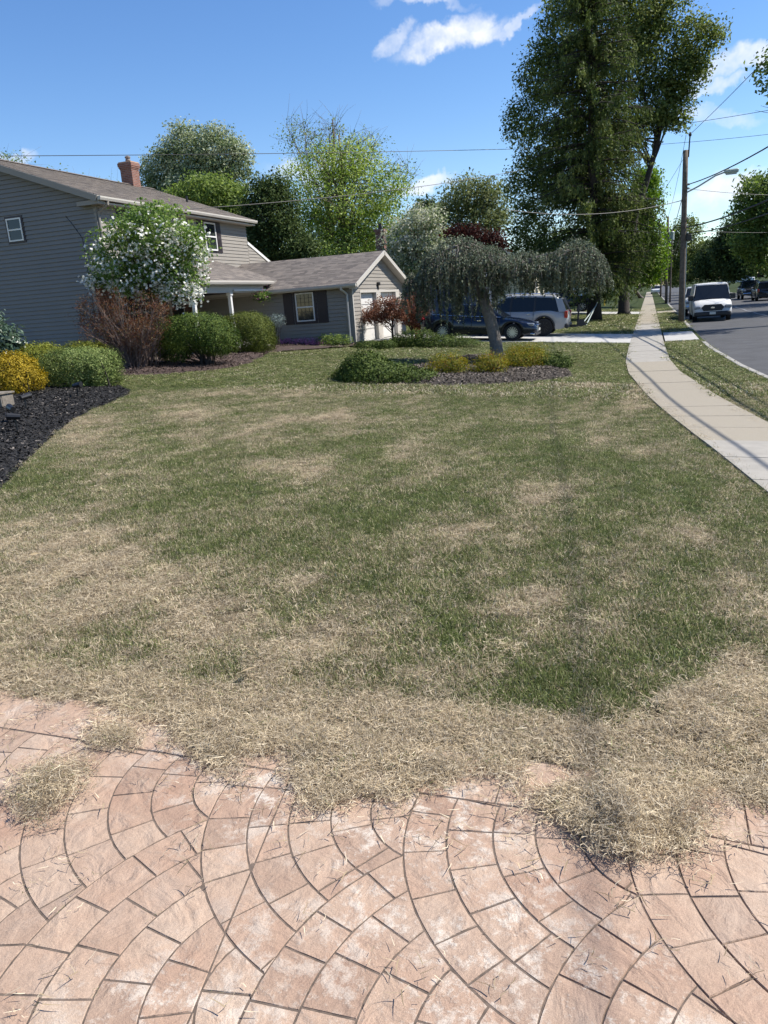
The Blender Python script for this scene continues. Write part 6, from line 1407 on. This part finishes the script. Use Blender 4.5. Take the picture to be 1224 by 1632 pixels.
MB().bbox(3.62, 4.32, 47.0, 47.28, 7.46, 7.66, .05).box(3.70, 4.22, 47.04, 47.24, 7.40, 7.47).box(3.76, 3.84, 47.1, 47.18, 7.66, 7.72).build('lamp_head', mat('lamp_grey_green', (.36, .43, .40), .5), la, world=True)
P2, b2, top2 = pole('second utility pole farther along the kerb', 1.75, 92, 9.0); pA = atY(1075, 378, 92); MB().lathe([(.25, -.45), (.28, -.4), (.28, .4), (.22, .45)], (2.15, 91.9, 6.9), 12).build('transformer', m_galv, P2, world=True)
P3, b3, top3 = pole('third utility pole small in the distance', 1.75, 137, 9.0); P4, b4, top4 = pole('leaning thin service pole beside the second utility pole', 2.3, 99, 8.0, .1, (.01, 0))
P5, b5, top5 = pole('utility pole outside the view carrying the overhead wires', 6.9, 3.0, 9.2)
def wire(label, a, b, sag, r, group='overhead wires', n=24):
    a = np.array(a, float); b = np.array(b, float); pts = [a + (b - a) * t - np.array([0, 0, 4 * sag * t * (1 - t)]) for t in np.linspace(0, 1, n)]
    o = MB().tube(pts, r, 5).build('overhead_wire', m_wire); tag(o, label, 'wire', group); return o
N5 = lambda z: np.array([6.85, 3.0, z])
wire('top power wire running from the lamp pole towards the viewer', pt(9.6) + np.array([.2, 0, 0]), N5(9.5), .35, .012)
wire('thick cable along the street at lamp arm height', pt(7.15) + np.array([.2, 0, 0]), N5(7.0), .8, .026)
wire('thick communication cable below the lamp arm', pt(5.0) + np.array([.2, 0, 0]), N5(5.9), .75, .032)
wire('lower communication cable just above the junction box', pt(4.65) + np.array([.2, 0, 0]), N5(5.45), .8, .022)
for z, zz, r, s, lab in ((9.6, 8.9, .012, .5, 'top power wire between the first and second poles'), (7.0, 6.8, .02, .6, 'thick cable between the first and second poles'), (5.0, 4.9, .028, .6, 'communication cable between the first and second poles')):
    wire(lab, pt(z), np.array([1.75, 92, zz]), s, r); wire(lab.replace('first and second', 'second and third'), np.array([1.75, 92, zz]), np.array([1.75, 137, zz]), s, r)
# service drops to the houses and across the road
hd = np.array([-23.2, 33.0, 8.9])
wire('long service wire crossing the sky above the chimney', atY(-60, 249, 30), atY(1010, 232, 62), .12, .016)
wire('second service wire climbing from the house roof to the maple', np.array([-19.5, 23.95, 5.97]), atY(1010, 229, 62), .75, .014)
wire('pale service drop crossing in front of the spruce', atY(806, 334, 40), pt(6.4), .45, .018)
wire('service drop from the lamp pole over the road', pt(6.95) + np.array([.1, 0, 0]), (16, 56, 6.6), .5, .012)
wire('high wire crossing the road to the right', atY(1030, 205, 60), (13.0, 47, 10.7), .2, .014)
wire('higher thin wire crossing the road to the right', atY(1020, 232, 60), (13.5, 50, 9.6), .2, .012)
wire('guy line from the pole top to the maple side', pt(8.6), (-1.9, 66, 4.5), .05, .01)
wire('low service wire reaching the houses across the road', pt(4.9), (15, 60, 5.2), .5, .01); wire('lowest thin wire reaching over the parked pickups', (1.75, 92, 5.4), (20, 96, 6.3), .5, .012)

# ------------------------------------------------------------------ small things
m_oldwood = mat('grey_cedar_boards', (.22, .19, .155), .9, noise=(14, .4)); 
g = gp(2, 652); t = thing('wooden_lantern', 'weathered wooden lantern box at the edge of black mulch', 'lantern', g)
for i in range(4): MB().bbox(-.2 + .1 * i + .003, -.1 + .1 * i - .003, -.16, -.13, 0, .30, .006).build('board', m_oldwood, t)
MB().box(-.2, .2, -.128, .16, 0, .29).build('box_core', m_oldwood, t); MB().box(-.23, .23, -.19, .19, .301, .33).build('rim', m_oldwood, t); MB().box(-.12, -.03, -.05, .04, .331, .95).build('post', m_oldwood, t)
MB().lathe([(.26, .95), (.24, .98), (.12, 1.08), (.02, 1.12)], (-.08, 0, 0), 4).build('lantern_cap', m_black, t)
for i, (u, v, lab) in enumerate([(125, 636, 'black spotlight on a stake before the boxy hedge'), (43, 657, 'black spotlight on a stake near the gold cypress'), (24, 678, 'taller black spotlight leaning in the black mulch'), (30, 693, 'black spotlight with its round lamp facing up')]):
    g = gp(u, v); t = thing('garden_spotlight', lab, 'spotlight', g + np.array([0, 0, .04]), rz=i * 1.3, group='garden spotlights in the black bed')
    MB().tube([(0, 0, -.05), (.005, 0, .12), (.015, 0, .24)], .016, 6).build('stake', m_black, t); q = MB(); q.tube([(-.07, 0, .24), (.12, 0, .27)], [.045, .058], 10); q.build('lamp_head', m_black, t); MB().lathe([(.06, 0), (.06, .012)], (.122, 0, .27), 10, 'x').build('bezel', m_black, t)
g = gp(420, 555); t = MB(); t.bbox(-.28, .28, -.2, .2, -.05, .14, .05); o = t.build('pale_rock', mat('limestone', (.5, .47, .42), .9, noise=(6, .3))); o.location = tuple(g); tag(o, 'pale flat rock at the corner of the yellow green hedge', 'rock')
t = thing('hanging_basket', 'hanging basket of ferns and pink flowers under the porch beam', 'flower basket', (-15.07, 29.55, 2.66))
MB().lathe([(.06, 0), (.14, .05), (.19, .14), (.2, .17)], (0, 0, 0), 12).build('pot', m_plastic, t)
for a in (0, 2.1, 4.2): MB().tube([(.19 * math.cos(a), .19 * math.sin(a), .17), (0, 0, .42)], .006, 4).build('hanger', m_black, t)
q = rng.normal(size=(700, 3)) * np.array([.17, .17, .1]) + np.array([-15.07, 29.55, 2.86]); leaf_obj('fronds', q, .09, L_dog, t, rng.random(700), aspect=.35); q = rng.normal(size=(120, 3)) * np.array([.17, .17, .1]) + np.array([-15.07, 29.5, 2.86]); leaf_obj('petals', q, .05, L_pink, t, rng.random(120), aspect=.8)
g = gp(963, 487); t = MB(); t.lathe([(.09, 0), (.09, .55), (.11, .58), (.11, .66), (.05, .74)], (0, 0, 0), 10); o = t.build('marker_post', mat('yellow_paint', (.65, .45, .06), .6)); o.location = tuple(g); tag(o, 'short yellow marker post on the lawn past the spruce', 'post')
t = thing('leaning_poles', 'pair of pale poles leaning on the spruce trunk', 'pole', gp(926, 519))
bb = gp(926, 519); e_ = atY(951, 486, 54)
for k in (0, .28): MB().tube([bb + np.array([k, 0, 0]), e_ + np.array([k * .4, -.1, k])], .035, 6).build('pole', m_galv, t, world=True)
g = np.array([-8.9, 32.6, gz(-8.9, 32.6)]); t = thing('red_bin', 'small red bin beside the narrow red maple', 'bin', gp(668, 541)); MB().lathe([(.16, 0), (.2, .5), (.21, .52)], (0, 0, 0), 14).build('body', mat('red_plastic', (.5, .03, .03), .4), t); MB().lathe([(.22, .521), (.2, .58), (.05, .61)], (0, 0, 0), 14).build('lid', mat('red_plastic', (.5, .03, .03), .4), t)
# a few fallen leaves and white petals on the lawn
m_dl = mat('fallen_leaf', (.36, .27, .15), .8)
for (u, v, s, lab) in [(400, 1088, .05, 'large curled dry leaf on the matted thatch'), (57, 897, .04, 'pale dry leaf alone on the lawn beyond the bed corner')]:
    g = gp(u, v); o = MB().add([(-s, 0, 0), (0, -s * .45, .012), (s, 0, .02), (0, s * .45, .012)], [(0, 1, 2), (0, 2, 3)]).build('fallen_leaf', m_dl); o.location = (g[0], g[1], g[2] + .06); o.rotation_euler = (.3, .2, u); tag(o, lab, 'leaf', 'fallen leaves on the lawn')
